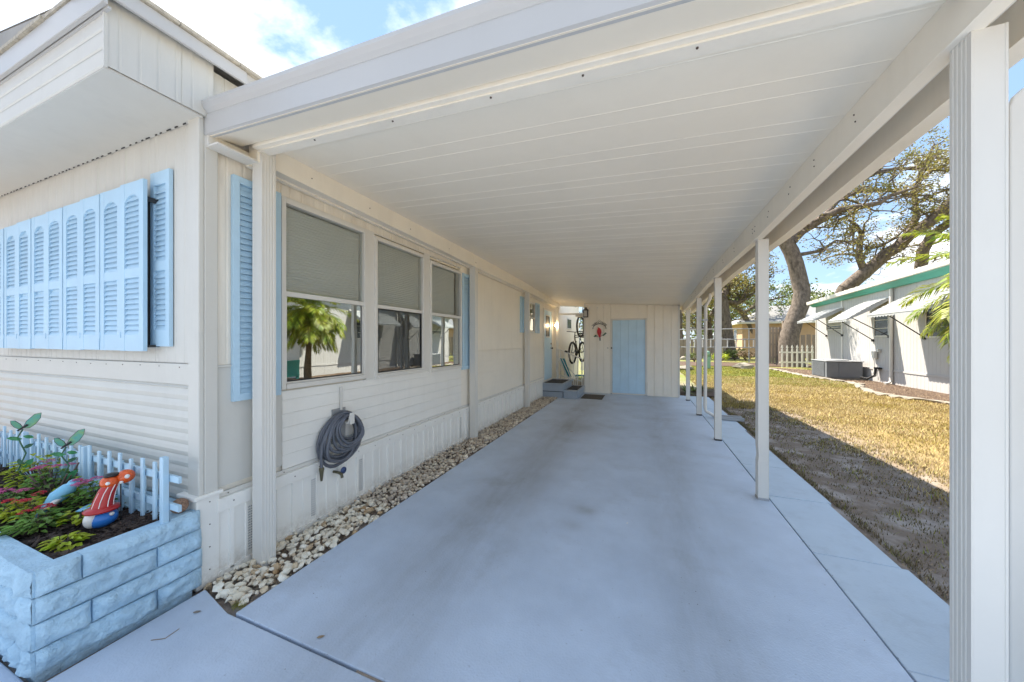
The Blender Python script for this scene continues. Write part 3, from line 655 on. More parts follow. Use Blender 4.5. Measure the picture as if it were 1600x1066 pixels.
def shutter_y(x0,x1,z0,z1,y,arch=True,wide=False,lm=[None,None]):
    # front-facing louvred shutter, two louvre fields; arched head on the upper one
    fr=.052 if not wide else .04; zm=z0+(z1-z0)*.46; d=.020; rec=.012; top=z1-.085
    m=MB(); m.box(x0,x0+fr,y,y+d,z0,z1).box(x1-fr,x1,y,y+d,z0,z1).box(x0+fr,x1-fr,y+.001,y+d,z0,z0+.105).box(x0+fr,x1-fr,y+.001,y+d,zm-.03,zm+.03).box(x0+fr,x1-fr,y+.016,y+d+.002,z0+.105,z1-.01)
    # arched header as strip of small quads
    n=8; w=x1-x0-2*fr
    for i in range(n):
        a=i/n; b=(i+1)/n; f=lambda t: top-.042*abs(2*t-1)**3 if arch else top
        xa=x0+fr+a*w; xb=x0+fr+b*w
        m.hexa([(xa,y+.001,f(a)),(xb,y+.001,f(b)),(xb,y+.015,f(b)),(xa,y+.015,f(a)),(xa,y+.001,z1),(xb,y+.001,z1),(xb,y+.015,z1),(xa,y+.015,z1)])
    s=m.build('shutter',M['blue'],home)
    return s,(x0+fr,w,z0+.105,zm-.03,zm+.03,top)
def louvres_y(s,info,y,budget,me=None):
    xx,w,a,b,c,t=info; n=0
    for lo,hi in ((a,b),(c,t)):
        z=lo+.018
        while z<hi-.004:
            if me is None:
                o=MB().hexa([(0,-.003,-.019),(w,-.003,-.019),(w,.008,-.015),(0,.008,-.015),(0,.009,.010),(w,.009,.010),(w,.014,.013),(0,.014,.013)]).build('louvre',M['blue'],s,origin=(0,0,0)); me=o.data
            else: o=bpy.data.objects.new('louvre',me); scene.collection.objects.link(o); o.parent=s
            o.location=Vector((xx,y+.004,z))-WL[s.name]; z+=.034; n+=1
    return me
xb=-2.965; me_=None
for i in range(9):
    w=.284; y_=1.165+.004*(i%2)
    s,info=shutter_y(xb-w+.003,xb,1.435+.002*(i%3),2.535-.006*i,y_); me_=louvres_y(s,info,y_,0,me_)
    MB().box(xb-w-.004,xb-w+.007,y_-.003,y_+.002,1.52,1.56).build('hinge',M['blue'],s)
    xb-=w
s,info=shutter_y(-3.03,-2.812,1.465,2.60,1.225,arch=False,wide=True); louvres_y(s,info,1.225,0)
MB().box(-2.985,-2.972,1.19,1.245,2.40,2.43).box(-2.985,-2.965,1.19,1.245,1.46,1.475).build('shutter_bracket',M['dark'],home)
MB().box(-5.5,-3.035,1.195,1.246,1.47,2.45).build('window_recess',M['dark'],home)
# the side door, recessed in white casing
def door():
    y0,y1,z0,z1=8.98,9.80,.42,2.36; X=XW+.01
    m=MB().box(XW-.01,X+.014,y0-.06,y0,z0,z1+.05).box(XW-.01,X+.014,y1,y1+.05,z0,z1+.05).box(XW-.01,X+.014,y0,y1,z1,z1+.05)
    m.build('door_casing',M['white'],home,bevel=.003)
    d=MB().box(XW-.01,X,y0,y1,z0,1.60).box(XW-.01,X,y0,y0+.2,1.60,2.24).box(XW-.01,X,y1-.2,y1,1.60,2.24).box(XW-.01,X,y0,y1,2.24,z1).build('door',M['doorblue'],home)
    MB().box(X-.008,X+.006,y0+.19,y1-.19,1.605,1.63).box(X-.008,X+.006,y0+.19,y1-.19,1.91,1.935).box(X-.008,X+.006,y0+.19,y1-.19,2.21,2.235).build('door_window_frame',M['white'],d)
    MB().box(X-.014,X-.01,y0+.2,y1-.2,1.63,2.21).build('door_pane',M['glassdark'],d)
    k=MB().lathe((X,y1-.07,1.42),[(.001,0),(.026,0),(.026,.014),(.001,.016)],12,'x'); k.build('deadbolt',M['black'],d)
    k=MB().lathe((X,y1-.07,1.29),[(.001,0),(.028,0),(.012,.01),(.012,.03),(.028,.04),(.026,.06),(.001,.065)],12,'x'); k.build('door_knob',M['black'],d)
door()
# far small window and hose tap of the home
w_=MB().box(XW,XW+.018,12.0,12.75,1.93,2.33).build('window',M['white'],home); MB().box(XW+.019,XW+.021,12.04,12.71,1.97,2.29).build('window_pane',M['glassdark'],w_)
cl_=MB().box(XW+.010,XW+.020,2.275,2.30,.88,1.09).box(XW+.0205,XW+.024,2.283,2.292,1.02,1.032).build('conduit_cover',M['white'],home,bevel=.003)
tp=MB().tube([(-2.52,2.20,.36),(-2.46,2.20,.36),(-2.43,2.20,.35),(-2.42,2.20,.32)],.012,8).build('outdoor_tap',M['brass'],home)
MB().lathe((-2.445,2.235,.37),[(.004,-.004),(.030,-.003),(.030,.004),(.004,.006)],10,'x').build('valve_handle',M['bluehandle'],tp)
# ================================================================== SHED at the end
shed=thing('storage_shed',(-1.6,10.0,0),'cream panelled storage shed with pale blue door closing the far end of the driveway','shed')
x=-1.60; Y0=10.0
pan=[-1.60,-1.45,-1.24,-1.05,-.86,.10,.28,.50,.70,.89]
for a,b in zip(pan,pan[1:]):
    lo=0.0; 
    if abs(a+.86)<.01: lo=2.10
    MB().hexa([(a+.003,Y0-.006,lo),(b-.003,Y0-.006,lo),(b-.003,Y0+.01,lo),(a+.003,Y0+.01,lo),(a+.003,Y0-.006,zc(a,10)-.004),(b-.003,Y0-.006,zc(b,10)-.004),(b-.003,Y0+.01,zc(b,10)-.004),(a+.003,Y0+.01,zc(a,10)-.004)]).build('wall_panel',S,shed,bevel=.004)
MB().box(-1.6,.89,Y0+.011,Y0+.05,2.10,zc(.89,10)-.004).box(-1.6,-.87,Y0+.011,Y0+.05,0,2.099).box(.11,.89,Y0+.011,Y0+.05,0,2.099).box(-1.6,-1.56,Y0+.051,13.2,0,2.4).box(.85,.89,Y0+.051,13.2,0,2.4).box(-1.6,.89,13.21,13.25,0,2.4).box(-1.6,.89,10.06,13.2,2.41,2.44).build('wall_core',S,shed)
MB().box(-1.615,-1.575,Y0-.016,Y0+.03,0,zc(-1.6,10)-.005).build('corner_trim',M['white'],shed,bevel=.003); MB().box(.862,.905,Y0-.016,Y0+.03,0,zc(.9,10)-.005).build('corner_trim',M['white'],shed,bevel=.003)
MB().box(-.86,-.815,Y0-.022,Y0+.02,.02,2.13).box(.055,.10,Y0-.022,Y0+.02,.02,2.13).box(-.815,.055,Y0-.022,Y0+.02,2.085,2.13).box(-.815,.055,Y0-.02,Y0+.02,.0,.035).build('door_frame',M['white'],shed,bevel=.003)
dr=MB(); dx=.865/4
sd_=MB().box(-.812,.052,Y0+.004,Y0+.02,.04,2.083).build('door',M['doorblue'],shed)
for i in range(4):
    a=-.812+i*.216; MB().hexa([(a+.002,Y0-.004,.04),(a+.212,Y0-.004,.04),(a+.214,Y0+.003,.04),(a,Y0+.003,.04),(a+.002,Y0-.004,2.083),(a+.212,Y0-.004,2.083),(a+.214,Y0+.003,2.083),(a,Y0+.003,2.083)]).build('door_plank',M['doorblue'],sd_)
MB().ball((-.835,Y0-.05,1.30),.022,10,8).build('door_knob',M['black'],shed); MB().ball((-.94,Y0-.02,1.30),.014,8,6).build('hasp',M['steel'],shed)
# ================================================================== ENTRY: steps, rail, mats, chair, lamps, sign, bicycles
st=thing('entry_steps',(-2.2,9.3,0),'grey blue painted two tread entry steps below the side door','steps')
MB().box(-2.54,-1.98,8.80,9.95,0,.17).box(-2.54,-1.96,8.785,9.96,.172,.33).build('landing_riser',M['steps'],st); MB().box(-2.54,-1.93,8.765,9.97,.332,.372).build('landing_tread',M['steps'],st,bevel=.006)
MB().box(-1.955,-1.60,8.80,9.90,0,.165).build('step_riser',M['steps'],st); MB().box(-1.96,-1.575,8.785,9.91,.167,.205).build('step_tread',M['steps'],st,bevel=.006)
MB().box(-2.54,-1.975,8.788,8.798,.155,.168).build('step_joint',M['dark'],st)
tag(MB().box(-2.48,-2.0,8.87,9.70,.374,.386).build('door_mat',M['mat'],bevel=.004),'black fibre door mat on the upper landing by the side door','door mat')
tag(MB().box(-1.90,-1.62,8.95,9.75,.207,.219).build('door_mat',M['mat'],bevel=.004),'small black mat on the lower step','door mat')
tag(MB().box(-1.53,-.98,8.90,9.62,.001,.013).build('door_mat',M['matbrown'],bevel=.004),'brown grey mat lying on the concrete beside the steps','door mat')
hr=thing('handrail',(-1.65,9.9,.2),'white metal handrail with thin balusters rising beside the entry steps','handrail')
A=Vector((-2.44,9.93,1.30)); B=Vector((-1.66,9.93,.98)); 
MB().tube([A,(-2.1,9.93,1.16),B],.018,8).build('top_rail',M['white'],hr); MB().tube([(-2.4,9.93,.50),(-1.66,9.93,.33)],.012,8).build('lower_rail',M['white'],hr)
for i in range(7):
    t=i/6; x=-2.42+.76*t; MB().tube([(x,9.93,.21 if x>-1.95 else .375),(x,9.93,1.29-.32*t)],.009 if 0<i<6 else .016,6).build('baluster',M['white'],hr)
MB().tube([A+Vector((.28,-.01,-.10)),A+Vector((.36,-.01,-.12))],.028,8).build('rail_clamp',M['black'],hr)
ch=thing('folding_beach_chair',(-2.15,9.85,.39),'folded teal beach chair with white tube frame leaning on the handrail','beach chair')
def q(dx,t): return (-2.30+.34*t+dx*.0,9.83-dx,.40+.62*(1-t))
for dx in (0,.36): MB().tube([(-2.33,9.84-dx*.25+dx*.0,1.02),(-2.02,9.84-dx*.25,.40)],.012,8).build('side_tube',M['white'],ch)
MB().tube([(-2.20,9.70,1.00),(-1.92,9.70,.40)],.012,8).build('side_tube',M['white'],ch)
MB().hexa([(-2.04,9.80,.46),(-1.93,9.74,.46),(-2.14,9.76,.98),(-2.28,9.82,.98),(-2.04,9.82,.46),(-1.93,9.76,.46),(-2.14,9.78,.99),(-2.28,9.84,.99)]).build('cloth_seat',M['tealcloth'],ch)
MB().tube([(-2.08,9.86,.75),(-1.75,9.86,.42)],.011,8).build('leg_tube',M['white'],ch)
# white plastic stool behind the rail
so_=thing('patio_stool',(-1.75,10.3,0),'small white plastic stool with teal edge standing in the passage behind the steps','stool')
MB().box(-1.92,-1.63,10.15,10.45,.44,.47).build('seat',M['tealcloth'],so_,bevel=.01)
for a,b in ((-1.9,10.17),(-1.65,10.17),(-1.9,10.43),(-1.65,10.43)): MB().tube([(a,b,.44),(a,b,0)],.014,6).build('leg',M['white'],so_)
# passage wall light (lit) by the door
pl=thing('porch_light',(-2.53,9.90,1.98),'lit porch lamp glowing warm beside the side door','wall lamp')
MB().box(-2.545,-2.525,9.87,9.93,1.93,2.06).build('backplate',M['white'],pl,bevel=.003); MB().tube([(-2.52,9.90,2.03),(-2.46,9.90,2.06),(-2.43,9.90,2.03)],.007,6).build('lamp_arm',M['white'],pl); MB().ball((-2.42,9.90,1.965),.045,12,8).build('bulb',M['bulb'],pl)
lp=bpy.data.lights.new('porch_glow','POINT'); lp.energy=1.0; lp.color=(1,.72,.42); lp.shadow_soft_size=.05; lo_=bpy.data.objects.new('porch_glow',lp); scene.collection.objects.link(lo_); lo_.location=(-2.34,9.88,1.96)
# cross bar and lantern
tag(MB().bar((-2.40,9.97,2.30),(-1.62,9.97,2.29),.03,.045).box(-1.86,-1.60,9.99,10.3,2.22,2.29).build('cross_bar',M['white']),'white crossbar spanning the passage from the rear post to the shed corner','bar')
ln=thing('lantern',(-1.56,9.93,2.30),'black box lantern with glass sides hanging at the upper left corner of the shed','lantern')
m=MB(); cx,cy=-1.545,9.90
for a in (-1,1):
    for b in (-1,1): m.box(cx+a*.052-.006,cx+a*.052+.006,cy+b*.052-.006,cy+b*.052+.006,2.20,2.38)
m.box(cx-.06,cx+.06,cy-.06,cy+.06,2.185,2.20).box(cx-.065,cx+.065,cy-.065,cy+.065,2.38,2.41).box(cx-.02,cx+.02,cy-.02,cy+.09,2.41,2.47).build('lantern_cage',M['black'],ln)
MB().box(cx-.045,cx+.045,cy-.045,cy+.045,2.205,2.375).build('lantern_glass',M['blind'],ln)
# welcome sign with red bird
sg=thing('welcome_sign',(-1.15,9.97,1.85),'black wire welcome sign with a red cardinal hung on the shed wall','sign')
ys=9.955
arc=lambda t,r,cz: (-1.17+r*math.sin(t),ys,cz+r*math.cos(t))
MB().tube([arc(-.95+.19*i,.21,1.78) for i in range(11)],.006,6).build('wire_arch',M['black'],sg)
MB().tube([(-1.33,ys,1.93),(-1.17,ys+.01,2.11),(-1.01,ys,1.93)],.003,6).build('hanging_wire',M['black'],sg)
for s in (-1,1): MB().tube([arc(.95*s,.21,1.78),(-1.17+s*.20,ys,1.85),(-1.17+s*.155,ys,1.87)],.006,6).build('wire_curl',M['black'],sg)
cu=bpy.data.curves.new('word','FONT'); cu.body='WELCOME'; cu.size=.088; cu.extrude=.002; cu.align_x='CENTER'; cu.space_character=1.0
tmp=bpy.data.objects.new('tmpw',cu); scene.collection.objects.link(tmp)
dg=bpy.context.evaluated_depsgraph_get(); dg.update(); me=bpy.data.meshes.new_from_object(tmp.evaluated_get(dg)); bpy.data.objects.remove(tmp)
for v in me.vertices:
    x,y=v.co.x,v.co.y; t=x/.235; r=.222+y; v.co=Vector(((r)*math.sin(t),0+v.co.z,r*math.cos(t)))
me.materials.append(M['black']); wo=bpy.data.objects.new('lettering',me); scene.collection.objects.link(wo); wo.parent=sg; wo.location=Vector((-1.17,ys,1.775))-WL[sg.name]
def flat(poly,y,d,mt,nm,par): 
    k=len(poly); m=MB(); m.add([(x,y,z) for x,z in poly]+[(x,y+d,z) for x,z in poly],[tuple(range(k)),tuple(range(2*k-1,k-1,-1))]+[(i,k+i,k+(i+1)%k,(i+1)%k) for i in range(k)]); return m.build(nm,mt,par)
bird=[(-1.22,1.90),(-1.20,1.84),(-1.235,1.80),(-1.23,1.73),(-1.20,1.66),(-1.17,1.60),(-1.14,1.60),(-1.13,1.68),(-1.11,1.75),(-1.12,1.82),(-1.16,1.87)]
flat(bird,ys-.01,.012,M['cardinal'],'cardinal',sg); flat([(-1.24,1.835),(-1.20,1.86),(-1.19,1.82)],ys-.012,.01,M['orange'],'beak',sg)
flat([(-1.17,1.60),(-1.14,1.61),(-1.135,1.51),(-1.165,1.51)],ys-.008,.008,M['black'],'tail',sg)
MB().tube([(-1.30,ys,1.64),(-1.17,ys,1.61),(-1.02,ys,1.70)],.006,6).build('branch',M['black'],sg)
for x,z in ((-1.30,1.63),(-1.27,1.66),(-1.03,1.69),(-1.06,1.665),(-1.0,1.72)): flat([(x-.035,z),(x,z+.022),(x+.035,z),(x,z-.022)],ys-.006,.005,M['dkgreen'],'holly_leaf',sg)
# bicycles hung on the shed side in the passage
def bicycle(label):
    t=thing('bicycle',(0,0,0),label,'bicycle','bicycles hung in the passage beside the shed')
    Rw=.335
    def wheel(cy,cz):
        m=MB(); m.tube([(0,cy+Rw*math.cos(a),cz+Rw*math.sin(a)) for a in [2*math.pi*i/28 for i in range(29)]],.031,7,False); w=m.build('wheel',M['rubber'],t)
        MB().tube([(0,cy+.30*math.cos(a),cz+.30*math.sin(a)) for a in [2*math.pi*i/28 for i in range(29)]],.009,6,False).build('rim',M['black'],w)
        s=MB()
        for i in range(14):
            a=2*math.pi*i/14; s.tube([(.02*(-1)**i,cy,cz),(0,cy+.3*math.cos(a),cz+.3*math.sin(a))],.0022,4,False)
        s.build('spokes',M['steel'],w); MB().tube([(-.05,cy,cz),(.05,cy,cz)],.018,8).build('hub',M['steel'],w)
    wheel(0,0); wheel(1.02,0)
    m=MB(); m.tube([(0,.42,-.03),(0,.22,.52)],.017,8); m.tube([(0,.22,.52),(0,.80,.50)],.017,8); m.tube([(0,.42,-.03),(0,.78,.42)],.02,8); m.tube([(0,.80,.56),(0,.775,.40)],.022,8)
    for s in (-.05,.05): m.tube([(s*.5,.42,-.03),(s,0,0)],.009,6); m.tube([(s*.4,.25,.46),(s,0,0)],.009,6)
    m.build('frame',M['black'],t); f=MB()
    for s in (-.05,.05): f.tube([(s,.79,.38),(s,.90,.12),(s,1.02,0)],.012,6)
    f.build('fork',M['black'],t); MB().tube([(0,.80,.56),(0,.77,.66)],.016,8).build('stem',M['black'],t)
    MB().tube([(-.31,.70,.70),(-.16,.76,.69),(0,.78,.67),(.16,.76,.69),(.31,.70,.70)],.013,8).build('handlebar',M['black'],t)
    MB().tube([(0,.22,.50),(0,.20,.62)],.013,8).build('seat_post',M['steel'],t); MB().ball((0,.17,.64),.1,10,6,(.7,1.35,.28)).build('saddle',M['rubber'],t)
    MB().lathe((.04,.42,-.03),[(.001,0),(.09,0),(.09,.004),(.001,.004)],16,'x').build('chainring',M['steel'],t)
    MB().tube([(.05,.42,-.03),(.06,.42,-.19),(.12,.42,-.19)],.009,6).tube([(-.05,.42,-.03),(-.06,.42,.13),(-.12,.42,.13)],.009,6).build('crank',M['black'],t)
    return t
b1=bicycle('black bicycle hung lower in the passage with its handlebar towards the driveway')
b1.location=(-1.98,11.9,1.12); b1.rotation_euler=(0,0,R(172))
b2=cptree(b1,(-1.76,12.3,1.98),(0,R(0),R(170)),'black bicycle hung higher in the passage above the other one')
tag(MB().box(-1.78,-1.62,10.35,10.38,1.60,1.64).tube([(-1.62,10.6,1.68),(-2.0,10.6,1.68)],.012,6).tube([(-1.62,12.0,1.68),(-2.0,12.0,1.68)],.012,6).tube([(-1.62,12.5,2.5),(-1.85,12.5,2.5)],.012,6).build('bike_rack',M['black']),'black wall rack arms on the shed side holding the two bicycles','bike rack')
# bright white fence closing the passage
pf=thing('white_fence',(-1.9,17.5,0),'bright white vinyl fence at the far end of the passage','fence')
for i in range(9): MB().box(-3.0+i*.25,-2.757+i*.25,17.5,17.53,0,2.1).build('fence_board',M['white'],pf,bevel=.004)
MB().box(-3.0,-.75,17.47,17.499,1.9,2.0).build('fence_rail',M['white'],pf)
# ================================================================== HOSE
hh=thing('hose_hanger',(-2.5,2.30,.8),'white curved metal hose hanger fixed to the wall below the first window','hose hanger')
Yh,Zh=2.265,.865
MB().box(-2.538,-2.530,Yh-.07,Yh+.07,.60,.90).build('back_plate',M['steel'],hh)
m=MB(); pr=[(-2.53,.80),(-2.44,.795),(-2.40,.775),(-2.385,.80),(-2.378,.862)]
for (a,b),(c,d) in zip(pr,pr[1:]): m.hexa([(a,Yh-.035,b),(c,Yh-.025,d),(c,Yh+.025,d),(a,Yh+.035,b),(a,Yh-.035,b+.006),(c,Yh-.025,d+.006),(c,Yh+.025,d+.006),(a,Yh+.035,b+.006)])
m.box(-2.379,-2.373,Yh-.024,Yh+.024,.775,.872).build('front_lip',M['white'],hh,bevel=.003)
hs_=thing('garden_hose',(-2.45,2.27,.6),'coiled blue grey garden hose hanging below the first window','garden hose')
rnd=random.Random(3); P=[]
loops=[(.245,.50,-.015,0),(.235,.46,.0,0),(.225,.43,-.03,1),(.20,.40,-.05,1),(.19,.36,-.02,2),(.165,.34,.03,2),(.15,.30,.05,3),(.13,.27,.06,3),(.21,.47,-.05,0),(.12,.24,.07,1),(.18,.41,-.07,2)]
for k,(wd,hgt,off,lay) in enumerate(loops):
    wd*=.88; hgt*=.90
    x=-2.515+.012+lay*.026+.004*rnd.random(); 
    for i in range(24):
        a=2*math.pi*i/24; yy=Yh+off*(1-math.cos(a))*.5+wd*math.sin(a)*(1-.12*math.cos(a)) ; zz=Zh-.012*k*.3-hgt*(1-math.cos(a))/2
        zz+= .010*math.sin(3*a+k); P.append((x+.012*math.sin(a+k),yy,zz))
MB().tube(P,.0125,8).build('hose_coil',M['hose'],hs_)
MB().tube([(-2.47,Yh-.08,.82),(-2.468,Yh-.17,.75),(-2.465,Yh-.225,.64),(-2.465,Yh-.235,.54),(-2.465,Yh-.23,.45)],.0125,8).build('hose_tail',M['hose'],hs_)
MB().lathe((-2.465,Yh-.23,.35),[(.008,0),(.011,.02),(.016,.07),(.018,.085),(.020,.09),(.020,.105),(.014,.11)],12).build('nozzle',M['brass'],hs_)
# ================================================================== RAISED PLANTER
pt=thing('raised_planter',(-4.0,.9,0),'light blue painted split face block planter at the front corner of the home','planter')
def block(p0,p1,z0,z1,outn,seed,rough=1.5,parent=pt):
    # rock-faced block between two plan points, outward normal outn; front grid displaced by noise
    p0=Vector((*p0,0)); p1=Vector((*p1,0)); L_=(p1-p0).length; nx=max(4,int(L_/.014)); nz_=8; vs=[];fs=[]; n3=Vector((*outn,0))
    for j in range(nz_+1):
        for i in range(nx+1):
            a=i/nx; b=j/nz_; e=min(min(a,1-a)*L_/.022,min(b,1-b)*(z1-z0)/.018,1.0)
            p=p0.lerp(p1,a); w=Vector((p.x*11+seed*3.1,p.y*11,(z0+(z1-z0)*b)*16+seed))
            dsp=(.012+.015*noise.noise(w)+.010*noise.noise(w*2.7)+.006*noise.noise(w*6))*rough*(.25+.75*e)-.010*(1-e)
            q=p+n3*dsp; vs.append((q.x,q.y,z0+(z1-z0)*b))
    for j in range(nz_):
        for i in range(nx): s=j*(nx+1)+i; fs.append((s,s+1,s+nx+2,s+nx+1))
    m=MB(); m.add(vs,fs,True); k=nx+1
    a,b,c,d=vs[0],vs[nx],vs[-1],vs[nz_*k]; bk=n3*-.075
    A_=[Vector(t)+bk for t in (a,b,c,d)]
    top=[vs[nz_*k+i] for i in range(k)]; m.add(top+[A_[2],A_[3]],[tuple(range(k))+(k,k+1)])
    m.add([a,d,A_[3],A_[0]],[(0,1,2,3)]); m.add([b,c,A_[2],A_[1]],[(0,1,2,3)])
    m.build('block',M['blockblue'],parent)
H=.113; c0=(-2.500,.635)
zs_=[.015+i*.1165 for i in range(4)]
right=[[.635,1.04,1.245],[.635,.80,1.245],[.635,1.04,1.245],[.635,.77,1.235]]
for r_,cuts in enumerate(right):
    for i,(a,b) in enumerate(zip(cuts,cuts[1:])):
        xx=-2.497+.004*(r_%2); block((xx,a+.003),(xx,b-.003),zs_[r_]+.002,zs_[r_]+H-.001,(1,0),r_*7+i)
front=[[-2.505,-2.60,-2.69,-3.0,-3.4,-3.8,-4.2,-4.6,-5,-5.4,-5.8],[-2.505,-2.86,-3.26,-3.66,-4.06,-4.46,-4.86,-5.26,-5.66],[-2.505,-2.63,-2.95,-3.36,-3.76,-4.16,-4.56,-5,-5.5],[-2.505,-2.9,-3.3,-3.7,-4.1,-4.5,-4.9,-5.3,-5.7]]
for r_,cuts in enumerate(front):
    for i,(a,b) in enumerate(zip(cuts,cuts[1:])):
        block((b+.003,.622),(a-.003,.622),zs_[r_],zs_[r_]+H-.003,(0,-1),r_*5+i+40,1.2)
MB().box(-6,-2.585,.71,1.12,-.05,.42).box(-6,-2.512,.638,.709,-.06,.474).box(-2.584,-2.512,.71,1.20,-.06,.474).build('block_core',M['blockblue'],pt)
for i in range(8):
    MB().box(-3.02-i*.41,-2.615-i*.41,1.125,1.224,.30,.455).build('back_block',M['blockblue'],pt,bevel=.006)
MB().box(-2.61,-2.505,1.10,1.20,.372,.483).build('back_block',M['blockblue'],pt,bevel=.008)
mu=MB(); mu.box(-6,-2.59,.715,1.115,.42,.435); mu.build('soil_bed',M['soil'],pt)
mu=MB(); rnd=random.Random(5)
for i in range(5200):
    x=-2.60-3.0*rnd.random()**1.7; y=rnd.uniform(.725,1.12); z=.43+.035*noise.noise(Vector((x*5,y*5,0)))+rnd.random()*.02+.012*(1.0 if x>-2.9 else 1)
    l=rnd.uniform(.012,.034); w=l*rnd.uniform(.2,.4); a=rnd.random()*6.28; t=rnd.uniform(-.5,.5); ca,sa=math.cos(a),math.sin(a); dz=l*math.sin(t)
    p=[(-l,-w,-dz),(l,-w*.6,dz),(l*.9,w,dz+.002),(-l,w*.8,-dz+.002)]
    q=[(x+u*ca-v*sa,y+u*sa+v*ca,z+h) for u,v,h in p]; mu.add(q+[(a_,b_,c_-.005) for a_,b_,c_ in q],[(0,1,2,3),(0,4,5,1),(1,5,6,2),(2,6,7,3),(3,7,4,0)])
mu.build('bark_mulch',M['mulch'],pt,kind='stuff')
# little picket edging fence
ef=thing('picket_edging_fence',(-3.5,1.08,.4),'low light blue picket edging fence standing at the back of the planter','fence')
yv=1.085
for x,zt in ((-2.525,.845),(-3.46,.80),(-4.42,.80)): MB().box(x-.018,x+.018,yv-.02,yv+.008,.42,zt).build('fence_post',M['blue'],ef,bevel=.003)
x=-2.63
while x>-5.3:
    h=.80+.012*math.sin(x*31); MB().prism([(x-.014,yv-.008),(x+.014,yv-.008),(x+.014,yv+.004),(x-.014,yv+.004)],.44,h).build('picket',M['blue'],ef,bevel=.003); x-=.13
for z in (.56,.72): 
    for a,b in ((-3.47,-2.42),(-4.43,-3.475),(-5.35,-4.435)): MB().box(a,b,yv+.010,yv+.024,z-.018,z+.018).build('rail',M['blue'],ef)
for i in range(20):
    x=-2.70-.13*i; MB().box(x-.012,x+.012,yv+.027,yv+.037,.43,.74).build('back_picket',M['blue'],ef)
tag(MB().ball((-2.565,1.165,.523),.042,20,14,jit=.03).build('stone_ball',M['ball']),'brown speckled stone ball resting on the planter corner by the skirting','stone ball')
# gnome, seen from its right side; D points along the bed towards the home wall
gn=thing('garden_gnome',(-2.86,.97,.45),'blue and red glazed garden gnome whose tall striped hat bends over to a red mushroom','garden gnome')
gx,gy,gz=-2.86,.955,.445; D=Vector((.30,.953,0))
def gp(a,h,o=0): return (gx+D.x*a+.953*o,gy+D.y*a-.30*o,gz+h)
MB().ball(gp(0,.055),.062,18,12,(1,1,.85)).build('body',M['gblue'],gn)
MB().ball(gp(-.038,.062,.018),.040,14,10,(.8,.8,1.15)).build('beard',M['gwhite'],gn)
MB().lathe(gp(0,.098),[(.03,-.004),(.070,0),(.072,.010),(.05,.022),(.03,.03)],18).build('hat_brim',M['red'],gn)
Cg=[(0,.11),(.006,.15),(.018,.195),(.035,.235)]; Rg=[.046,.041,.036,.031]
MB().tube([gp(a,h) for a,h in Cg],Rg,16).build('hat',M['red'],gn)
for s_ in (-1.1,-.35,.4,1.1):
    MB().tube([gp(a+r*1.0*math.sin(s_),h,r*1.0*math.cos(s_)) for (a,h),r in zip(Cg,Rg)],.0024,5).build('hat_stripe',M['gwhite'],gn)
MB().ball(gp(.028,.248),.040,14,10,(1,1,.85),.12).build('hat_tip',M['orange'],gn); MB().ball(gp(.088,.262),.040,16,10,(1,1,.95)).build('mushroom_cap',M['orange'],gn); MB().ball(gp(.035,.285),.026,12,8,(1.1,1.3,.5)).build('black_bow',M['black'],gn)
MB().ball(gp(.092,.268,.034),.012,10,8).ball(gp(.02,.25,.036),.010,10,8).ball(gp(.07,.24,.030),.009,10,8).build('white_spot',M['gwhite'],gn)
MB().tube([gp(.068,.235,.02),gp(.070,-.02,.02)],.0032,6).build('stake',M['black'],gn); MB().ball(gp(.034,.078,.046),.011,10,8).build('hand',M['gwhite'],gn)
# bird and leaf ornaments
t=thing('bird_ornament',(-3.27,.93,.52),'light blue ceramic bird ornament perched among the planter flowers','bird ornament')
def bp2(a,h,o=0): a,h,o=a*.85,h*.85,o*.85; return (-3.27+D.x*a+.953*o,.93+D.y*a-.30*o,.52+h)
MB().tube([bp2(-.10,-.03),bp2(-.06,.01),bp2(-.02,.055),bp2(.03,.10),bp2(.06,.13)],[.006,.022,.040,.036,.012],14).build('body',M['skyb'],t)
MB().ball(bp2(.050,.125),.027,12,8).build('head',M['skyb'],t); MB().tube([bp2(.068,.132),bp2(.092,.142)],[.009,.002],8).build('beak',M['orange'],t)
MB().tube([bp2(-.09,-.02,.02),bp2(-.03,.03,.034),bp2(.02,.075,.026)],[.004,.016,.008],8).build('wing',M['gwhite'],t)
MB().tube([bp2(-.07,-.01),bp2(-.12,-.055),bp2(-.14,-.075)],[.02,.016,.010],8).build('tail',M['skyb'],t)
t=thing('leaf_dish',(-3.02,.99,.52),'pale blue leaf shaped dish tilted among the planter flowers','dish')
m=MB(); n=12; vs=[(-3.02,.99,.52)]
for i in range(n):
    a=2*math.pi*i/n; rr=.062*(1.3 if i in (0,6) else 1); q_=(rr*math.cos(a),rr*.55*math.sin(a)); vs.append((-3.02+D.x*q_[0]+.953*q_[1],.99+D.y*q_[0]-.30*q_[1],.535+.25*q_[0]-.35*q_[1]+.006*math.cos(2*a)))
m.add(vs+[(x,y,z-.005) for x,y,z in vs],[(0,1+i,1+(i+1)%n) for i in range(n)]+[(n+1,n+2+(i+1)%n,n+2+i) for i in range(n)]+[(1+i,n+2+i,n+2+(i+1)%n,1+(i+1)%n) for i in range(n)],True)
m.build('dish_leaf',M['skyb'],t); MB().tube([(-3.02,.99,.518),(-3.02,.99,.44)],.004,6).build('stalk',M['black'],t)
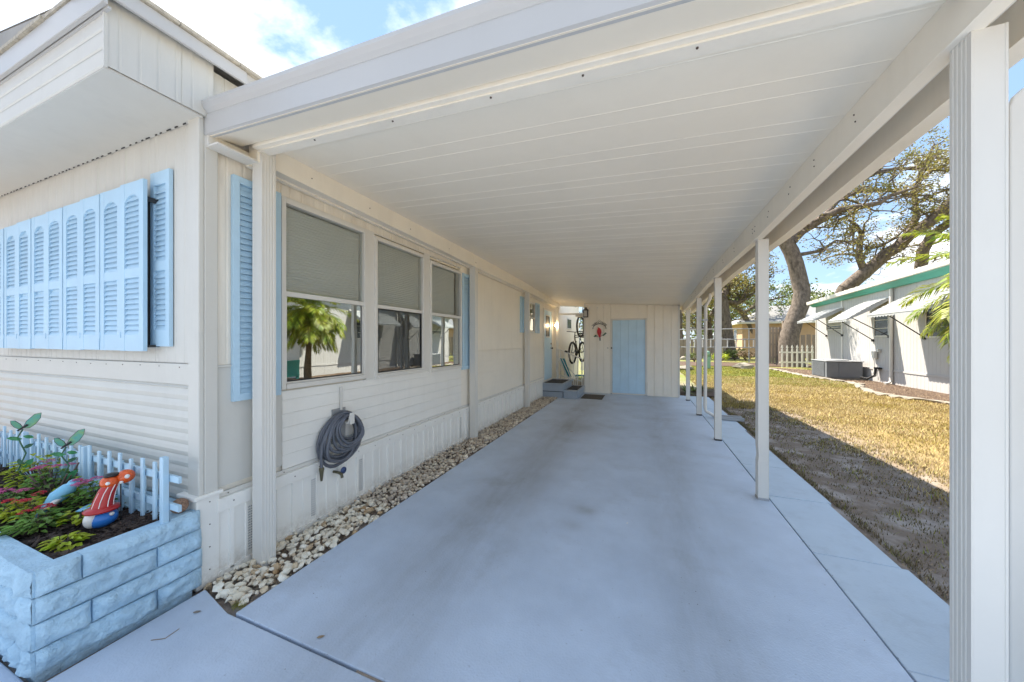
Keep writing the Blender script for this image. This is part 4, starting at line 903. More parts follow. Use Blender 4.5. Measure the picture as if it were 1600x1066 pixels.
# butterfly stakes
def butterfly(x,y,zb,zt,label,sc=1,rk=0):
    t=thing('butterfly_stake',(x,y,zb),label,'garden stake')
    def q(a,h,o=0): return (x+D.x*a+.953*o,y+D.y*a-.30*o,h)
    MB().tube([q(0,zb),q(.02,zb+.08),q(-.018,zb+.17),q(.012,(zb+zt)/2+.04),q(-.02,zt-.08),q(0,zt-.03)],.0042,6).build('stem',M['dkgreen'],t)
    for i,(s,z,l,ang) in enumerate(((1,.38,.07,.9),(-1,.40,.06,1.3),(-1,.80,.065,.25),(1,.66,.05,.5),(1,.84,.05,-.4))):
        zz=zb+(zt-zb)*z; ux,uz=s*math.cos(ang),math.sin(ang); nx_,nz_2=-uz,ux*s; P=[(0,0),(.35,.22),(.7,.2),(1,0),(.7,-.2),(.35,-.22)]
        vs=[q((a*ux+b*nx_)*l,zz+(a*uz+b*nz_2)*l,.006*math.sin(a*3)) for a,b in P]; MB().add(vs+[(a,b,c+.001) for a,b,c in [q((u*ux+w*nx_)*l,zz+(u*uz+w*nz_2)*l,.003) for u,w in P]],[tuple(range(6)),tuple(range(11,5,-1))]).build('metal_leaf',M['dkgreen'] if i%2 else M['leafmetal'],t)
    for s,k_ in ((-1,.62),(1,1.0)):
        P=[(0,0),(.016*s,.044),(.048*s,.086),(.074*s,.092),(.070*s,.057),(.05*s,.018),(.026*s,-.004)]
        vs=[q(a*k_,zt+b*k_-.02,.01*abs(a)/.08) for a,b in P]; k=len(P); MB().add(vs+[q(a*k_,zt+b*k_-.02,.003+.01*abs(a)/.08) for a,b in P],[tuple(range(k)),tuple(range(2*k-1,k-1,-1))]).build('wing',M['butterfly'],t); MB().tube(vs+[vs[0]],.0024,5).build('wing_rim',M['black'],t)
    MB().tube([q(-.02,zt-.035,.01),q(.02,zt+.0,.01)],[.005,.007],8).build('insect_body',M['black'],t)
    return t
butterfly(-3.46,1.00,.46,.85,'green butterfly on a leafy metal stake, the right one in the planter')
butterfly(-3.93,.95,.46,.93,'green butterfly on a curled metal stake at the left edge of the planter')
# plants
def plant(name,x,y,z,rad,ht,nl,ll,mt,label,cat='plant',flowers=None,nf=0,seed=0,droop=.3):
    rn=random.Random(seed); nl=int(nl*2.3); ll*=.68; t=thing(name,(x,y,z),label,cat); lv=MB(); stm=MB()
    for i in range(nl):
        a=rn.random()*6.28; r=rad*rn.random()**.6; h=ht*(.35+.65*rn.random())*(1-.35*r/rad); bx,by,bz=x+r*math.cos(a),y+r*math.sin(a)*.8,z+h
        if i%4==0: stm.tube([(x+.2*(bx-x),y+.2*(by-y),z-.02),((x+bx)/2,(y+by)/2,z+h*.6),(bx,by,bz)],.0025,4,False)
        a2=a+rn.uniform(-.9,.9); l=ll*rn.uniform(.6,1.15); w=l*.24; ca,sa=math.cos(a2),math.sin(a2); up=rn.uniform(-.1,.6)
        def P(u,v,h2): return (bx+u*ca-v*sa,by+u*sa+v*ca,bz+h2)
        lv.add([P(0,0,0),P(l*.35,-w,l*.35*up+.004),P(l*.35,w,l*.35*up+.004),P(l*.4,0,l*.4*up-.004),P(l*.75,-w*.7,l*.6*up-l*droop*.25),P(l*.75,w*.7,l*.6*up-l*droop*.25),P(l,0,l*.6*up-l*droop*.6)],[(0,1,3),(0,3,2),(1,4,3),(2,3,5),(3,4,6),(3,6,5)],True)
    lv.build('foliage',mt,t); stm.build('stem',M['twig'],t)
    if flowers:
        for i in range(nf):
            a=rn.random()*6.28; r=rad*.8*rn.random()**.5; fx,fy,fz=x+r*math.cos(a),y+r*math.sin(a)*.8,z+ht*rn.uniform(.95,1.15); m=MB(); R_=rn.uniform(.022,.04)
            for k in range(16):
                b=rn.random()*6.28; q=R_*rn.random()**.5; px,py=fx+q*math.cos(b),fy+q*math.sin(b); s=.008; hz=fz+.010*(1-(q/R_)**2)
                for w in range(5):
                    c=6.28*w/5+b; m.add([(px,py,hz),(px+s*math.cos(c-.45),py+s*math.sin(c-.45),hz+.003),(px+s*1.3*math.cos(c),py+s*1.3*math.sin(c),hz+.001),(px+s*math.cos(c+.45),py+s*math.sin(c+.45),hz+.003)],[(0,1,2,3)])
            m.build('blossom',flowers,t)
    return t
PL=[('leafy_plant',-2.76,.80,.445,.06,.05,26,.075,M['leafy'],'small bright yellow green plant alone in the mulch near the planter corner',None,0),
('flowering_plant',-3.13,.80,.45,.11,.10,70,.075,M['leaf'],'low green plant with red blossoms at the front of the planter',M['flowerred'],3),
('leafy_plant',-3.02,.92,.46,.07,.08,30,.08,M['leafy'],'yellow green plant behind the front flowers, left of the gnome',None,0),
('flowering_plant',-3.18,1.03,.46,.11,.17,80,.07,M['leaf'],'tall green plant with pink blossoms close to the picket fence',M['flowerpink'],4),
('flowering_plant',-3.36,.83,.46,.11,.12,60,.075,M['leafy'],'yellow green plant carrying a large red flower head at the planter front',M['flowerred'],4),
('flowering_plant',-3.60,.82,.46,.13,.12,80,.075,M['leaf'],'sprawling green plant with pale pink blossoms at the left front of the planter',M['flowerpink'],3),
('flowering_plant',-3.66,1.00,.46,.14,.20,90,.075,M['leaf'],'bushy green plant with deep pink flower heads below the left butterfly',M['flowerpink'],5),
('leafy_plant',-3.98,1.02,.46,.15,.25,70,.09,M['leafy'],'tall yellow leaved plant at the far left of the planter by the fence',None,0),
('leafy_plant',-3.42,1.0,.46,.06,.18,16,.08,M['leafy'],'thin yellow leaved sprig below the right butterfly',None,0)]
for i,(n,x,y,z,r,h,nl,ll,mt,lb,fl,nf) in enumerate(PL): plant(n,x,y,z,r,h,nl,ll,mt,lb,flowers=fl,nf=nf,seed=i+3)
b=MB(); rn=random.Random(9)
for i in range(9):
    a=rn.random()*6.28; b.tube([(-3.55,.98,.44),(-3.55+.06*math.cos(a),.98+.04*math.sin(a),.55),(-3.55+.16*math.cos(a),.98+.09*math.sin(a),.60+.12*rn.random())],[.011,.008,.004],6)
tag(b.build('bare_shrub',M['twig']),'grey brown bare branched stump among the planter flowers','shrub')
# loose leaves and a weed
def dleaf(u,v,sz,rot,label,mt=M['dryleaf']):
    w=at(u,v,F*CAMH/(v-533)); m=MB(); c,s=math.cos(rot),math.sin(rot)
    P=[(-1,0,.1),(-.4,.42,.16),(.4,.36,.2),(1,0,.3),(.4,-.36,.12),(-.4,-.42,.1),(0,0,.05)]
    vs=[(w.x+(a*c-b*s)*sz,w.y+(a*s+b*c)*sz,.002+h*sz*.5) for a,b,h in P]; m.add(vs,[(6,i,(i+1)%6) for i in range(6)],True)
    tag(m.build('dry_leaf',mt),label,'leaf')
dleaf(501,996,.020,.6,'brown dry oak leaf lying on the concrete near the front joint')
dleaf(308,957,.022,.5,'pale dry leaf on the concrete beside the planter corner',M['rock'])
dleaf(980,818,.014,1.2,'small pale leaf scrap in the middle of the driveway',M['gwhite'])
dleaf(893,675,.03,.3,'small dark leaf on the driveway beside the far rocks')
tag(MB().tube([at(236,1001,F*CAMH/468.)+Vector((0,0,.002)),at(258,999,F*CAMH/466.)+Vector((0,0,.004)),at(280,983,F*CAMH/450.)+Vector((0,0,.002))],.0018,5).build('dry_twig',M['dryleaf']),'thin curved tan twig on the concrete beside the planter','twig')
wd=MB(); rn=random.Random(2)
for i in range(90):
    a=rn.random()*6.28; r=rn.random()*.05; x,y=-2.13+r*math.cos(a)*.8,1.225+r*math.sin(a)*.6; b_=rn.random()*6.28; l=rn.uniform(.02,.045)
    wd.add([(x-.002,y,.0),(x+.002,y,.0),(x+l*.6*math.cos(b_),y+l*.6*math.sin(b_),l*.7)],[(0,1,2)])
gr=MB(); rn=random.Random(21)
for i in range(420):
    if i%3==0: x,y=rn.uniform(-2.1,1.1),1.1875+rn.uniform(-.012,.012)
    elif i%3==1: x,y=1.1215+rn.uniform(-.012,.012),1.3+7*rn.random()
    else: x,y=rn.uniform(-2.1,1.6),1.0+8*rn.random()
    r=rn.uniform(.0015,.0045)*(1 if i%3 else .6); a=rn.random()*6.28; gr.add([(x+r*math.cos(a+k*2.09),y+r*math.sin(a+k*2.09),.0005) for k in range(3)]+[(x,y,r*.35)],[(0,1,3),(1,2,3),(2,0,3)])
o=gr.build('grit',M['soil']); o['kind']='stuff'
tag(wd.build('weed_tuft',M['grassgreen']),'green weed tuft where the rocks meet the two concrete slabs','weed')
# tall white panel at the right edge
pn=MB(); P=[(1.40,-.0),(1.40,2.46),(1.412,2.50),(1.44,2.53),(1.62,2.535),(1.62,-.0)]; k=len(P)
pn.add([(x,2.03,z) for x,z in P]+[(x,2.05,z) for x,z in P],[tuple(range(k)),tuple(range(2*k-1,k-1,-1))]+[(i,k+i,k+(i+1)%k,(i+1)%k) for i in range(k)])
tag(pn.build('upright_panel',M['white'],bevel=.006),'tall white upright panel with a rounded upper corner behind the nearest right post','panel')
# ================================================================== NEIGHBOUR HOME
nb=thing('neighbour_home',(8.05,15.5,0),'white neighbouring mobile home with teal trim and striped window awnings across the lawn','mobile home')
NX=8.05; NY0,NY1=9.8,21.2
def zw(y): return 3.2+.024*(NY1-y)
MB().box(NX+.03,NX+4,NY0+.03,NY1-.03,-.05,3.18).build('wall_core',M['nwhite'],nb)
y=NY0; 
while y<NY1-.01:
    e=min(y+1.2,NY1); q=y; prof=[(NX,q)]
    while q<e-.01:
        w=min(.15,e-q); prof+=[(NX,q+.008),(NX-.001,q+w*.6),(NX+.005,q+w*.66),(NX+.005,q+w*.78),(NX,q+w*.84),(NX,q+w-.004)]; q+=w
    kk=len(prof)
    for lo,hi,nm,mt in ((.50,None,'wall_panel',M['nwhite']),(.0,.44,'skirting_panel',M['nwhite'])):
        vs=[(a,b,lo) for a,b in prof]+[(a,b,hi if hi else zw(b)) for a,b in prof]
        MB().add(vs,[(j,kk+j,kk+j+1,j+1) for j in range(kk-1)]).build(nm,mt,nb)
    MB().box(NX-.025,NX+.01,y+.002,e-.002,.442,.498).build('belt_trim',M['nwhite'],nb); y=e
MB().box(NX-.03,NX+.03,NY1-.005,NY1+.04,0,3.2).box(NX-.028,NX+4,NY1-.004,NY1+.01,0,3.2).build('corner_trim',M['white'],nb)
for yy in (15.72,18.86): MB().box(NX-.035,NX+.01,yy-.05,yy+.05,.02,zw(yy)).build('panel_trim',M['white'],nb)
MB().box(NX-.10,NX-.04,15.62,15.69,.12,3.3).tube([(NX-.07,15.65,.14),(NX-.12,15.62,.06),(NX-.3,15.5,.03)],.035,8).build('downspout',M['white'],nb)
m=MB(); a,b=NY1+.15,NY0-.1
def zf2(y): return 3.30+.033*(21.2-y)
m.hexa([(7.95,b,zw(b)-.01),(8.05,b,zw(b)-.01),(8.05,a,zw(a)-.01),(7.95,a,zw(a)-.01),(7.80,b,zf2(b)),(8.05,b,zf2(b)),(8.05,a,zf2(a)),(7.80,a,zf2(a))]); m.build('teal_soffit',M['teal'],nb)
m=MB(); m.hexa([(7.70,b,zf2(b)),(7.79,b,zf2(b)),(7.79,a,zf2(a)),(7.70,a,zf2(a)),(7.68,b,zf2(b)+.15),(7.80,b,zf2(b)+.15),(7.80,a,zf2(a)+.15),(7.68,a,zf2(a)+.15)]); m.build('roof_fascia',M['white'],nb,bevel=.01)
m=MB(); m.add([(7.72,b,zf2(b)+.152),(7.72,a,zf2(a)+.152),(10.2,a,zf2(a)+.26),(10.2,b,zf2(b)+.26),(12.2,a,zf2(a)),(12.2,b,zf2(b))],[(0,3,2,1),(3,5,4,2)]); m.build('roof',M['roofw'],nb)
for i in range(28):
    yy=9.9+.4*i; MB().bar((7.70,yy,zf2(yy)+.165),(9.2,yy,zf2(yy)+.23),.045,.03).build('roof_seam',M['roofw'],nb)
def nwin(y0,y1,z0,z1,nb_=3):
    w=MB().box(NX-.03,NX+.02,y0,y1,z0,z0+.04).box(NX-.03,NX+.02,y0,y1,z1-.04,z1).box(NX-.03,NX+.02,y0,y0+.04,z0+.04,z1-.04).box(NX-.03,NX+.02,y1-.04,y1,z0+.04,z1-.04).build('window',M['white'],nb)
    MB().box(NX-.012,NX-.008,y0+.04,y1-.04,z0+.04,z1-.04).build('window_pane',M['glassdark'],w)
    m=MB()
    for k in range(1,nb_): z=z0+(z1-z0)*k/nb_; m.box(NX-.022,NX-.013,y0+.04,y1-.04,z-.012,z+.012)
    m.build('window_bar',M['white'],w)
nwin(15.85,16.68,1.66,2.56); nwin(18.85,20.2,2.0,2.22,2); nwin(12.6,14.2,1.6,2.55)
def awning(y0,y1,xo,zt,zl,arms):
    n=9; aw=None
    top=MB()
    for i in range(n):
        t0,t1=i/n,(i+1)/n; c=lambda t:(NX-.02-(NX-xo)*t, zt-(zt-zl)*(t**1.25))
        (x0,z0),(x1,z1)=c(t0),c(t1); st_=.022
        s=MB().hexa([(x1,y0,z1-.006),(x0,y0,z0-.006),(x0,y1,z0-.006),(x1,y1,z1-.006),(x1,y0,z1+st_),(x0,y0,z0+.0),(x0,y1,z0+.0),(x1,y1,z1+st_)])
        if aw is None: aw=MB().box(NX-.04,NX,y0,y1,zt-.02,zt+.03).build('awning',M['white'],nb)
        s.build('awning_slat',M['awn'],aw)
    # curved end valances and scalloped front lip
    for yy in (y0,y1):
        v=[(NX-.02-(NX-xo)*t,yy,zt-(zt-zl)*t**1.25-.01) for t in [k/8 for k in range(9)]]; w=[(p[0],yy,p[2]-.13*math.sin(math.pi*min(1,(k+1)/9))-.02) for k,p in enumerate(v)]
        MB().add(v+w,[(k,k+1,10+k,9+k) for k in range(8)]).build('awning_side',M['awn'],aw)
    m=MB(); ns=max(4,int((y1-y0)/.14))
    for k in range(ns):
        a=y0+(y1-y0)*k/ns; b=y0+(y1-y0)*(k+1)/ns; m.add([(xo-.01,a,zl),(xo-.01,b,zl),(xo-.012,b,zl-.05),(xo-.012,(a+b)/2,zl-.085),(xo-.012,a,zl-.05)],[(0,1,2,3,4)])
    m.build('scalloped_edge',M['awn'],aw)
    for ya,zb in arms: MB().bar((xo+.10,ya,zl+.10),(NX-.01,ya,zb),.025,.025).box(NX-.05,NX,ya-.04,ya+.04,zb-.05,zb+.04).build('awning_arm',M['black'],aw)
awning(15.75,17.05,6.85,3.02,2.28,((15.84,1.66),(16.75,1.53)))
awning(12.3,14.75,6.95,2.98,2.34,((12.5,1.6),(14.25,1.6)))
awning(18.75,20.4,7.0,2.93,2.42,((18.85,1.75),(20.2,1.75)))
# meter and conduits on the wall
MB().box(NX-.13,NX-.03,16.45,16.68,.86,1.12).box(NX-.10,NX-.03,16.28,16.36,1.10,1.22).build('meter_box',M['white'],nb,bevel=.008)
MB().tube([(NX-.08,16.56,.86),(NX-.08,16.56,.42),(NX-.12,16.52,.30)],.018,8).build('conduit',M['white'],nb)
MB().box(NX-.14,NX-.03,16.2,16.45,.48,.54).tube([(NX-.16,16.3,.5),(NX-.18,16.32,.25),(NX-.30,16.45,.12),(NX-.45,16.6,.15)],.022,8).tube([(NX-.10,16.36,.5),(NX-.10,16.40,.22),(NX-.30,16.55,.07),(NX-.45,16.6,.10)],.018,8).build('cable_loop',M['dark'],nb)
# packaged cooling unit
ac=thing('air_conditioner',(7.35,17.6,0),'low wide grey air conditioning unit on the mulch beside the white neighbouring home','air conditioner')
MB().box(6.72,7.92,16.98,18.35,.0,.05).build('pad',M['rock'],ac)
MB().box(6.78,7.88,17.03,18.30,.052,.68).build('cabinet',M['acgrey'],ac,bevel=.015)
MB().box(6.75,7.91,17.0,18.33,.682,.72).build('lid',M['steel'],ac,bevel=.012)
for i in range(13): MB().box(6.755,6.779,17.18,18.24,.10+.043*i,.122+.043*i).build('louvre',M['acgrey'],ac)
for x0,x1 in ((6.82,7.14),(7.16,7.85)): MB().box(x0,x1,17.018,17.029,.08,.66).build('access_panel',M['acgrey'],ac,bevel=.004)
MB().lathe((7.3,17.65,.721),[(.40,0),(.40,.03),(.37,.035),(.1,.05),(.001,.05)],20).build('fan_guard',M['steel'],ac)
# picket fence, wood fence, green box, rails
p_=thing('white_picket_fence',(8.2,23.9,0),'short section of white pointed picket fence beside the neighbouring home','fence')
for i in range(7):
    t=i/6; x,y=7.42+1.6*t,23.68+.60*t; w=.085
    poly=[(-w/2,0),(w/2,0),(w/2,1.02),(w*.22,1.06),(w*.62,1.13),(w*.4,1.19),(0,1.28),(-w*.4,1.19),(-w*.62,1.13),(-w*.22,1.06),(-w/2,1.02)]; k=len(poly)
    m=MB(); m.add([(x+a,y,b) for a,b in poly]+[(x+a,y+.025,b) for a,b in poly],[tuple(range(k)),tuple(range(2*k-1,k-1,-1))]+[(j,k+j,k+(j+1)%k,(j+1)%k) for j in range(k)]); m.build('picket',M['white'],p_)
for z in (.28,.85): MB().bar((7.3,23.68,z),(9.1,24.34,z),.03,.08).build('rail',M['white'],p_)
wf=thing('wooden_fence',(7.4,25.6,0),'tall weathered wooden board fence behind the white picket fence','fence')
for i in range(6): MB().box(6.95+i*.17,7.09+i*.17,25.5,25.52,0.1,2.35+.03*(i%2)).build('board',M['wood'],wf)
for i in range(14): MB().box(8.4+i*.30,8.64+i*.30,27.5,27.52,0.1,1.9+.03*(i%2)).build('board',M['wood'],wf)
MB().box(7.98,8.12,25.4,25.54,0,2.75).build('post',M['wood'],wf)
for z in (.5,1.3,2.0): MB().box(6.95,7.98,25.521,25.56,z-.05,z+.05).build('rail',M['wood'],wf)
gbx=thing('utility_pedestal',(3.27,21.2,0),'pale green rounded utility pedestal standing in the lawn','utility box')
MB().box(3.11,3.42,21.08,21.36,0,.66).build('cabinet',M['greenbox'],gbx,bevel=.02); MB().lathe((3.265,21.22,.0),[(.155,.66),(.155,.85),(.12,.93),(.04,.965),(.001,.97)],18).build('cap',M['greenbox'],gbx)
rf_=thing('rail_fence',(4.5,28,0),'grey metal rail fence with short uprights in front of the oaks','fence')
for z,xa,xb in ((2.35,1.6,8.6),(1.62,1.2,7.6),(1.05,1.2,7.6)): MB().tube([(xa,28,z),(xb,28,z)],.032,6).build('rail',M['steel'],rf_)
for i in range(12): MB().box(1.4+.52*i,1.47+.52*i,28.02,28.06,1.0,1.66).build('slat',M['white'],rf_)
for x in (1.6,4.2,6.9): MB().tube([(x,28.1,0),(x,28.1,2.4)],.035,6).build('post',M['steel'],rf_)
bf=thing('board_fence',(3,33,0),'far grey board fence beyond the oak trunks','fence')
for i in range(26): MB().box(-.5+i*.27,-.26+i*.27,33,33.03,0,1.65+.03*math.sin(i*3)).build('board',M['wood'],bf)
# tan house
th=thing('tan_house',(9,38.9,0),'tan stucco house with grey hip roof behind the oak trees','house')
MB().box(9.0,22,38.9,45.5,0,3.3).build('wall',M['tan'],th)
MB().add([(8.5,38.4,3.28),(22.5,38.4,3.28),(22.5,46,3.28),(8.5,46,3.28),(12.3,42.2,5.1),(18.7,42.2,5.1)],[(0,1,5,4),(1,2,5),(2,3,4,5),(3,0,4)]).build('roof',M['shingle'],th)
MB().box(8.45,22.55,38.36,38.42,3.14,3.32).box(8.45,8.51,38.43,46,3.14,3.32).box(8.5,9,38.45,46,3.16,3.2).build('fascia',M['white'],th)
w_=MB().box(8.95,8.99,40.8,42.0,1.5,2.7).build('window',M['white'],th); MB().box(8.935,8.949,40.9,41.9,1.6,2.6).build('window_pane',M['glassdark'],w_)
# teal low panel and storage by the front of the neighbour home (seen in the window reflection)
tag(MB().box(7.6,7.75,7.9,9.5,0.12,.75).box(7.62,7.73,7.9,8.0,0,.12).box(7.62,7.73,9.4,9.5,0,.12).build('low_teal_wall',M['teal'],bevel=.01),'low teal painted panel at the near end of the neighbouring home','panel')
# ================================================================== TREES
def leaves(m,c,rad,n,sz,rn,sq=.7):
    V=m.v; Fc=m.f; S_=m.sm
    for _ in range(n):
        d=Vector((rn.gauss(0,1),rn.gauss(0,1),rn.gauss(0,1))); d=d.normalized()*rad*(rn.random()**.5); d.z*=sq
        p=c+d; a=Vector((rn.gauss(0,1),rn.gauss(0,1),rn.gauss(0,.7))).normalized(); b=a.orthogonal().normalized(); b=(Matrix.Rotation(rn.random()*6.28,3,a)@b); s=sz*rn.uniform(.6,1.3); o=len(V)
        V.append(tuple(p-a*s*.5)); V.append(tuple(p+b*s*.28)); V.append(tuple(p+a*s*.5)); V.append(tuple(p-b*s*.28)); Fc.append((o,o+1,o+2,o+3)); S_.append(False)
def wob(p,q,n,amp,rn):
    out=[p]; L_=(q-p).length; k=Vector((0,0,0))
    for i in range(1,n):
        k=k*.6+Vector((rn.gauss(0,1),rn.gauss(0,1),rn.gauss(0,1)))*amp*L_/n; out.append(p.lerp(q,i/n)+k)
    return out+[q]
def tree(name,label,base,trunk,limbs,leafm,seed,nsub=9,clump=55,lsz=.13,crad=.55,sublen=(1.2,2.8),group=None,tips=4,gravity=.1):
    rn=random.Random(seed); t=thing(name,base,label,'tree',group)
    MB().tube([p for p,r in trunk],[r for p,r in trunk],12).build('trunk',M['bark'],t)
    tw=MB(); cr_=MB()
    for limb,dens in limbs:
        m=MB(); m.tube([p for p,r in limb],[r for p,r in limb],8); m.build('limb',M['bark'],t)
        n=int(nsub*dens); tot=len(limb)-1
        for i in range(n):
            u=(.12+.88*(i+rn.random())/n)*tot; k=min(int(u),tot-1); f=u-k; p=limb[k][0].lerp(limb[k+1][0],f); r=limb[k][1]*(1-f)+limb[k+1][1]*f
            ax=(limb[k+1][0]-limb[k][0]).normalized(); d=(ax*.5+Vector((rn.gauss(0,1),rn.gauss(0,1),rn.gauss(.35,.7)))).normalized(); L_=rn.uniform(*sublen)*(1.1-.4*u/tot)
            q=p+d*L_+Vector((0,0,-gravity*L_)); pts=wob(p,q,5,.35,rn); r0=min(r*.6,.05+.02*L_); tw.tube(pts,[r0*(1-.16*j) for j in range(len(pts))],5,False)
            for j in range(tips):
                s=pts[rn.randint(2,5)]; d2=(d*.5+Vector((rn.gauss(0,1),rn.gauss(0,1),rn.gauss(.15,.7)))).normalized(); l2=rn.uniform(.4,1.1)*crad*1.8; e=s+d2*l2
                p2=wob(s,e,3,.3,rn); tw.tube(p2,[.028,.02,.014,.008],4,False)
                for e2 in (e,p2[2]): leaves(cr_,e2,crad*rn.uniform(.6,1.15),int(clump*.5*rn.uniform(.5,1.3)),lsz,rn)
    tw.build('twigs',M['bark'],t,kind='stuff'); cr_.build('crown',leafm,t); return t
def PT(lst,D=None): return [(at(u,v,(d)),r) for u,v,d,r in lst]
A_tr=PT([(1236,576,20.5,.78),(1234,562,20.5,.62),(1231,545,20.5,.52),(1234,522,20.5,.48),(1241,500,20.5,.46),(1250,478,20.5,.45),(1253,455,20.5,.42),(1248,434,20.6,.42),(1243,412,20.6,.40),(1236,393,20.7,.40),(1225,374,20.8,.38)])
A_l=[(PT([(1226,374,20.8,.34),(1205,352,20.6,.28),(1180,330,20,.22),(1150,300,19,.15),(1120,270,18,.08)]),1.3),
(PT([(1236,378,20.8,.30),(1254,360,20.8,.27),(1285,342,20.4,.24),(1312,328,20,.2),(1340,324,19.6,.17),(1376,317,19.2,.12),(1391,306,19,.10),(1440,290,18.4,.05)]),1.9),
(PT([(1285,342,20.4,.16),(1310,312,20.8,.14),(1340,299,21,.13),(1371,297,21,.11),(1403,299,20.8,.10),(1425,306,20.5,.08),(1454,305,20,.05)]),1.6),
(PT([(1310,312,20.8,.13),(1340,285,21.5,.12),(1367,270,22,.11),(1403,263,22,.10),(1448,265,21.6,.08),(1479,267,21,.06),(1520,255,20,.04)]),1.8),
(PT([(1250,398,20.6,.12),(1283,392,20.2,.09),(1306,376,20,.07),(1326,378,19.6,.05),(1352,368,19.4,.03)]),.9),
(PT([(1226,372,20.8,.3),(1240,330,21.5,.24),(1270,290,22.5,.2),(1320,250,23.5,.16),(1380,220,24,.11),(1450,200,24,.06)]),1.9)]
tree('oak_tree','large oak with a thick curving grey trunk behind the white picket fence',tuple(at(1236,574,20.5)),A_tr,A_l,M['oakleaf'],11,nsub=10,clump=38,lsz=.125,crad=.50)
G_tr=PT([(1288,590,24,.66),(1296,530,24,.54),(1308,480,23.6,.47),(1322,449,23.2,.43)])
G_l=[(PT([(1320,452,23.2,.42),(1345,431,22.8,.40),(1368,412,22.5,.37),(1385,396,22.2,.36),(1403,386,22,.35),(1420,368,21.7,.34),(1450,349,21.2,.33),(1480,322,20.8,.30),(1525,286,20.4,.33),(1580,245,20,.25),(1650,200,19.5,.15)]),1.7),
(PT([(1352,428,22.8,.22),(1342,402,22.6,.20),(1343,385,22.6,.18),(1346,366,22.6,.15),(1338,352,22.6,.10),(1320,340,22.5,.05)]),1.2),
(PT([(1352,388,22.6,.10),(1375,385,22.2,.08),(1400,372,22,.06),(1425,345,22,.03)]),1.0),
(PT([(1438,425,22.4,.33),(1442,392,22,.30),(1457,366,21.8,.27),(1478,352,21.4,.24),(1510,335,21,.24),(1570,330,20.6,.12)]),1.2),
(PT([(1420,366,21.7,.2),(1432,335,22,.16),(1428,300,22.4,.12),(1442,262,22.6,.08),(1460,225,22.8,.05)]),1.6)]
tree('oak_tree','oak with a massive limb leaning up to the right above the neighbouring roof',tuple(at(1288,590,24)),G_tr,G_l,M['oakleaf'],23,nsub=9,clump=38,lsz=.125,crad=.50)
B_tr=PT([(1143,563,29,.62),(1140,548,29,.50),(1137,525,29,.44),(1133,495,29,.40),(1130,468,29,.37)])
B_l=[(PT([(1130,472,29,.28),(1118,450,28.5,.2),(1098,430,28,.14),(1070,415,27,.07)]),1.3),
(PT([(1134,470,29,.22),(1150,474,29,.2),(1160,470,29,.19),(1167,458,29,.16),(1180,446,29,.12),(1205,432,29,.07)]),1.5),
(PT([(1130,468,29,.3),(1138,440,29.5,.22),(1160,410,30,.14),(1190,390,30,.07)]),1.5)]
tree('oak_tree','dark trunked oak left of the tan house between the carport posts',tuple(at(1143,563,29)),B_tr,B_l,M['oakleaf'],31,nsub=11,clump=40,lsz=.17,crad=.6)
C_tr=PT([(1183,557,33,.34),(1178,535,33,.30),(1170,508,33,.27),(1162,492,33,.25),(1150,478,32.5,.20)])
C_l=[(PT([(1160,490,33,.16),(1180,478,33,.12),(1200,470,33,.09),(1230,462,33,.05)]),1.3),(PT([(1150,478,32.5,.16),(1130,466,32,.1),(1105,460,31,.05)]),1.2)]
tree('slender_oak_tree','slim pale grey oak trunk bending in front of the tan house corner',tuple(at(1183,557,33)),C_tr,C_l,M['oakgreen'],37,nsub=9,clump=40,lsz=.18,crad=.6)
D_tr=PT([(1067,568,30,.26),(1065,540,30,.22),(1062,510,30,.2),(1064,485,30,.16)])
tree('slender_oak_tree','thin dark trunk just right of the shed corner',tuple(at(1067,568,30)),D_tr,[(PT([(1064,490,30,.14),(1075,465,30,.1),(1095,450,30,.05)]),1.2),(PT([(1064,485,30,.12),(1055,460,30,.08),(1045,440,30,.04)]),1)],M['oakgreen'],41,nsub=9,clump=36,lsz=.18,crad=.6)
E_tr=PT([(1112,552,31,.36),(1108,530,31,.33),(1106,512,31,.32),(1109,495,31,.28)])
tree('oak_tree','stout dark oak trunk behind the green utility pedestal',tuple(at(1112,552,31)),E_tr,[(PT([(1108,500,31,.2),(1095,480,31,.14),(1078,465,31,.06)]),1.3),(PT([(1109,497,31,.2),(1122,475,31,.14),(1128,450,31,.08),(1150,435,31,.04)]),1.3),(PT([(1106,515,31,.18),(1088,510,31,.12),(1076,500,31,.07)]),.8)],M['oakleaf'],43,nsub=9,clump=36,lsz=.18,crad=.6)
# far woodland and low bushes
rn=random.Random(77); fw=MB()
for i in range(170):
    u=rn.uniform(1045,1420); d=rn.uniform(48,75); v=rn.uniform(446,520) if u<1250 else rn.uniform(458,520)
    leaves(fw,at(u,v,d),rn.uniform(1.6,3.2),150,.42,rn,.75)
for i in range(200): 
    a=rn.uniform(-2.9,-.5); d=rn.uniform(60,90)
    leaves(fw,Vector((d*math.cos(a+3.3),d*math.sin(a+3.3) if math.sin(a+3.3)>-.2 else 40,rn.uniform(1,7))),3.0,60,.6,rn,.8)
o=fw.build('distant_woodland',M['bush']); o['kind']='stuff'
def shrub(u,v,d,rad,label,mt,n=500,sz=.09,seed=1):
    rn=random.Random(seed); p=at(u,v,d); p.z=0; t=thing('shrub',tuple(p),label,'shrub'); m=MB(); s=MB()
    for i in range(9):
        a=rn.random()*6.28; q=p+Vector((rad*.7*math.cos(a),rad*.7*math.sin(a),rad*rn.uniform(.5,1))); s.tube([p+Vector((0,0,-.03)),p.lerp(q,.5)+Vector((0,0,.1*rad)),q],[.02,.014,.008],5); leaves(m,q,rad*.5,n//9,sz,rn,.8)
    m.build('foliage',mt,t); s.build('stem',M['twig'],t)
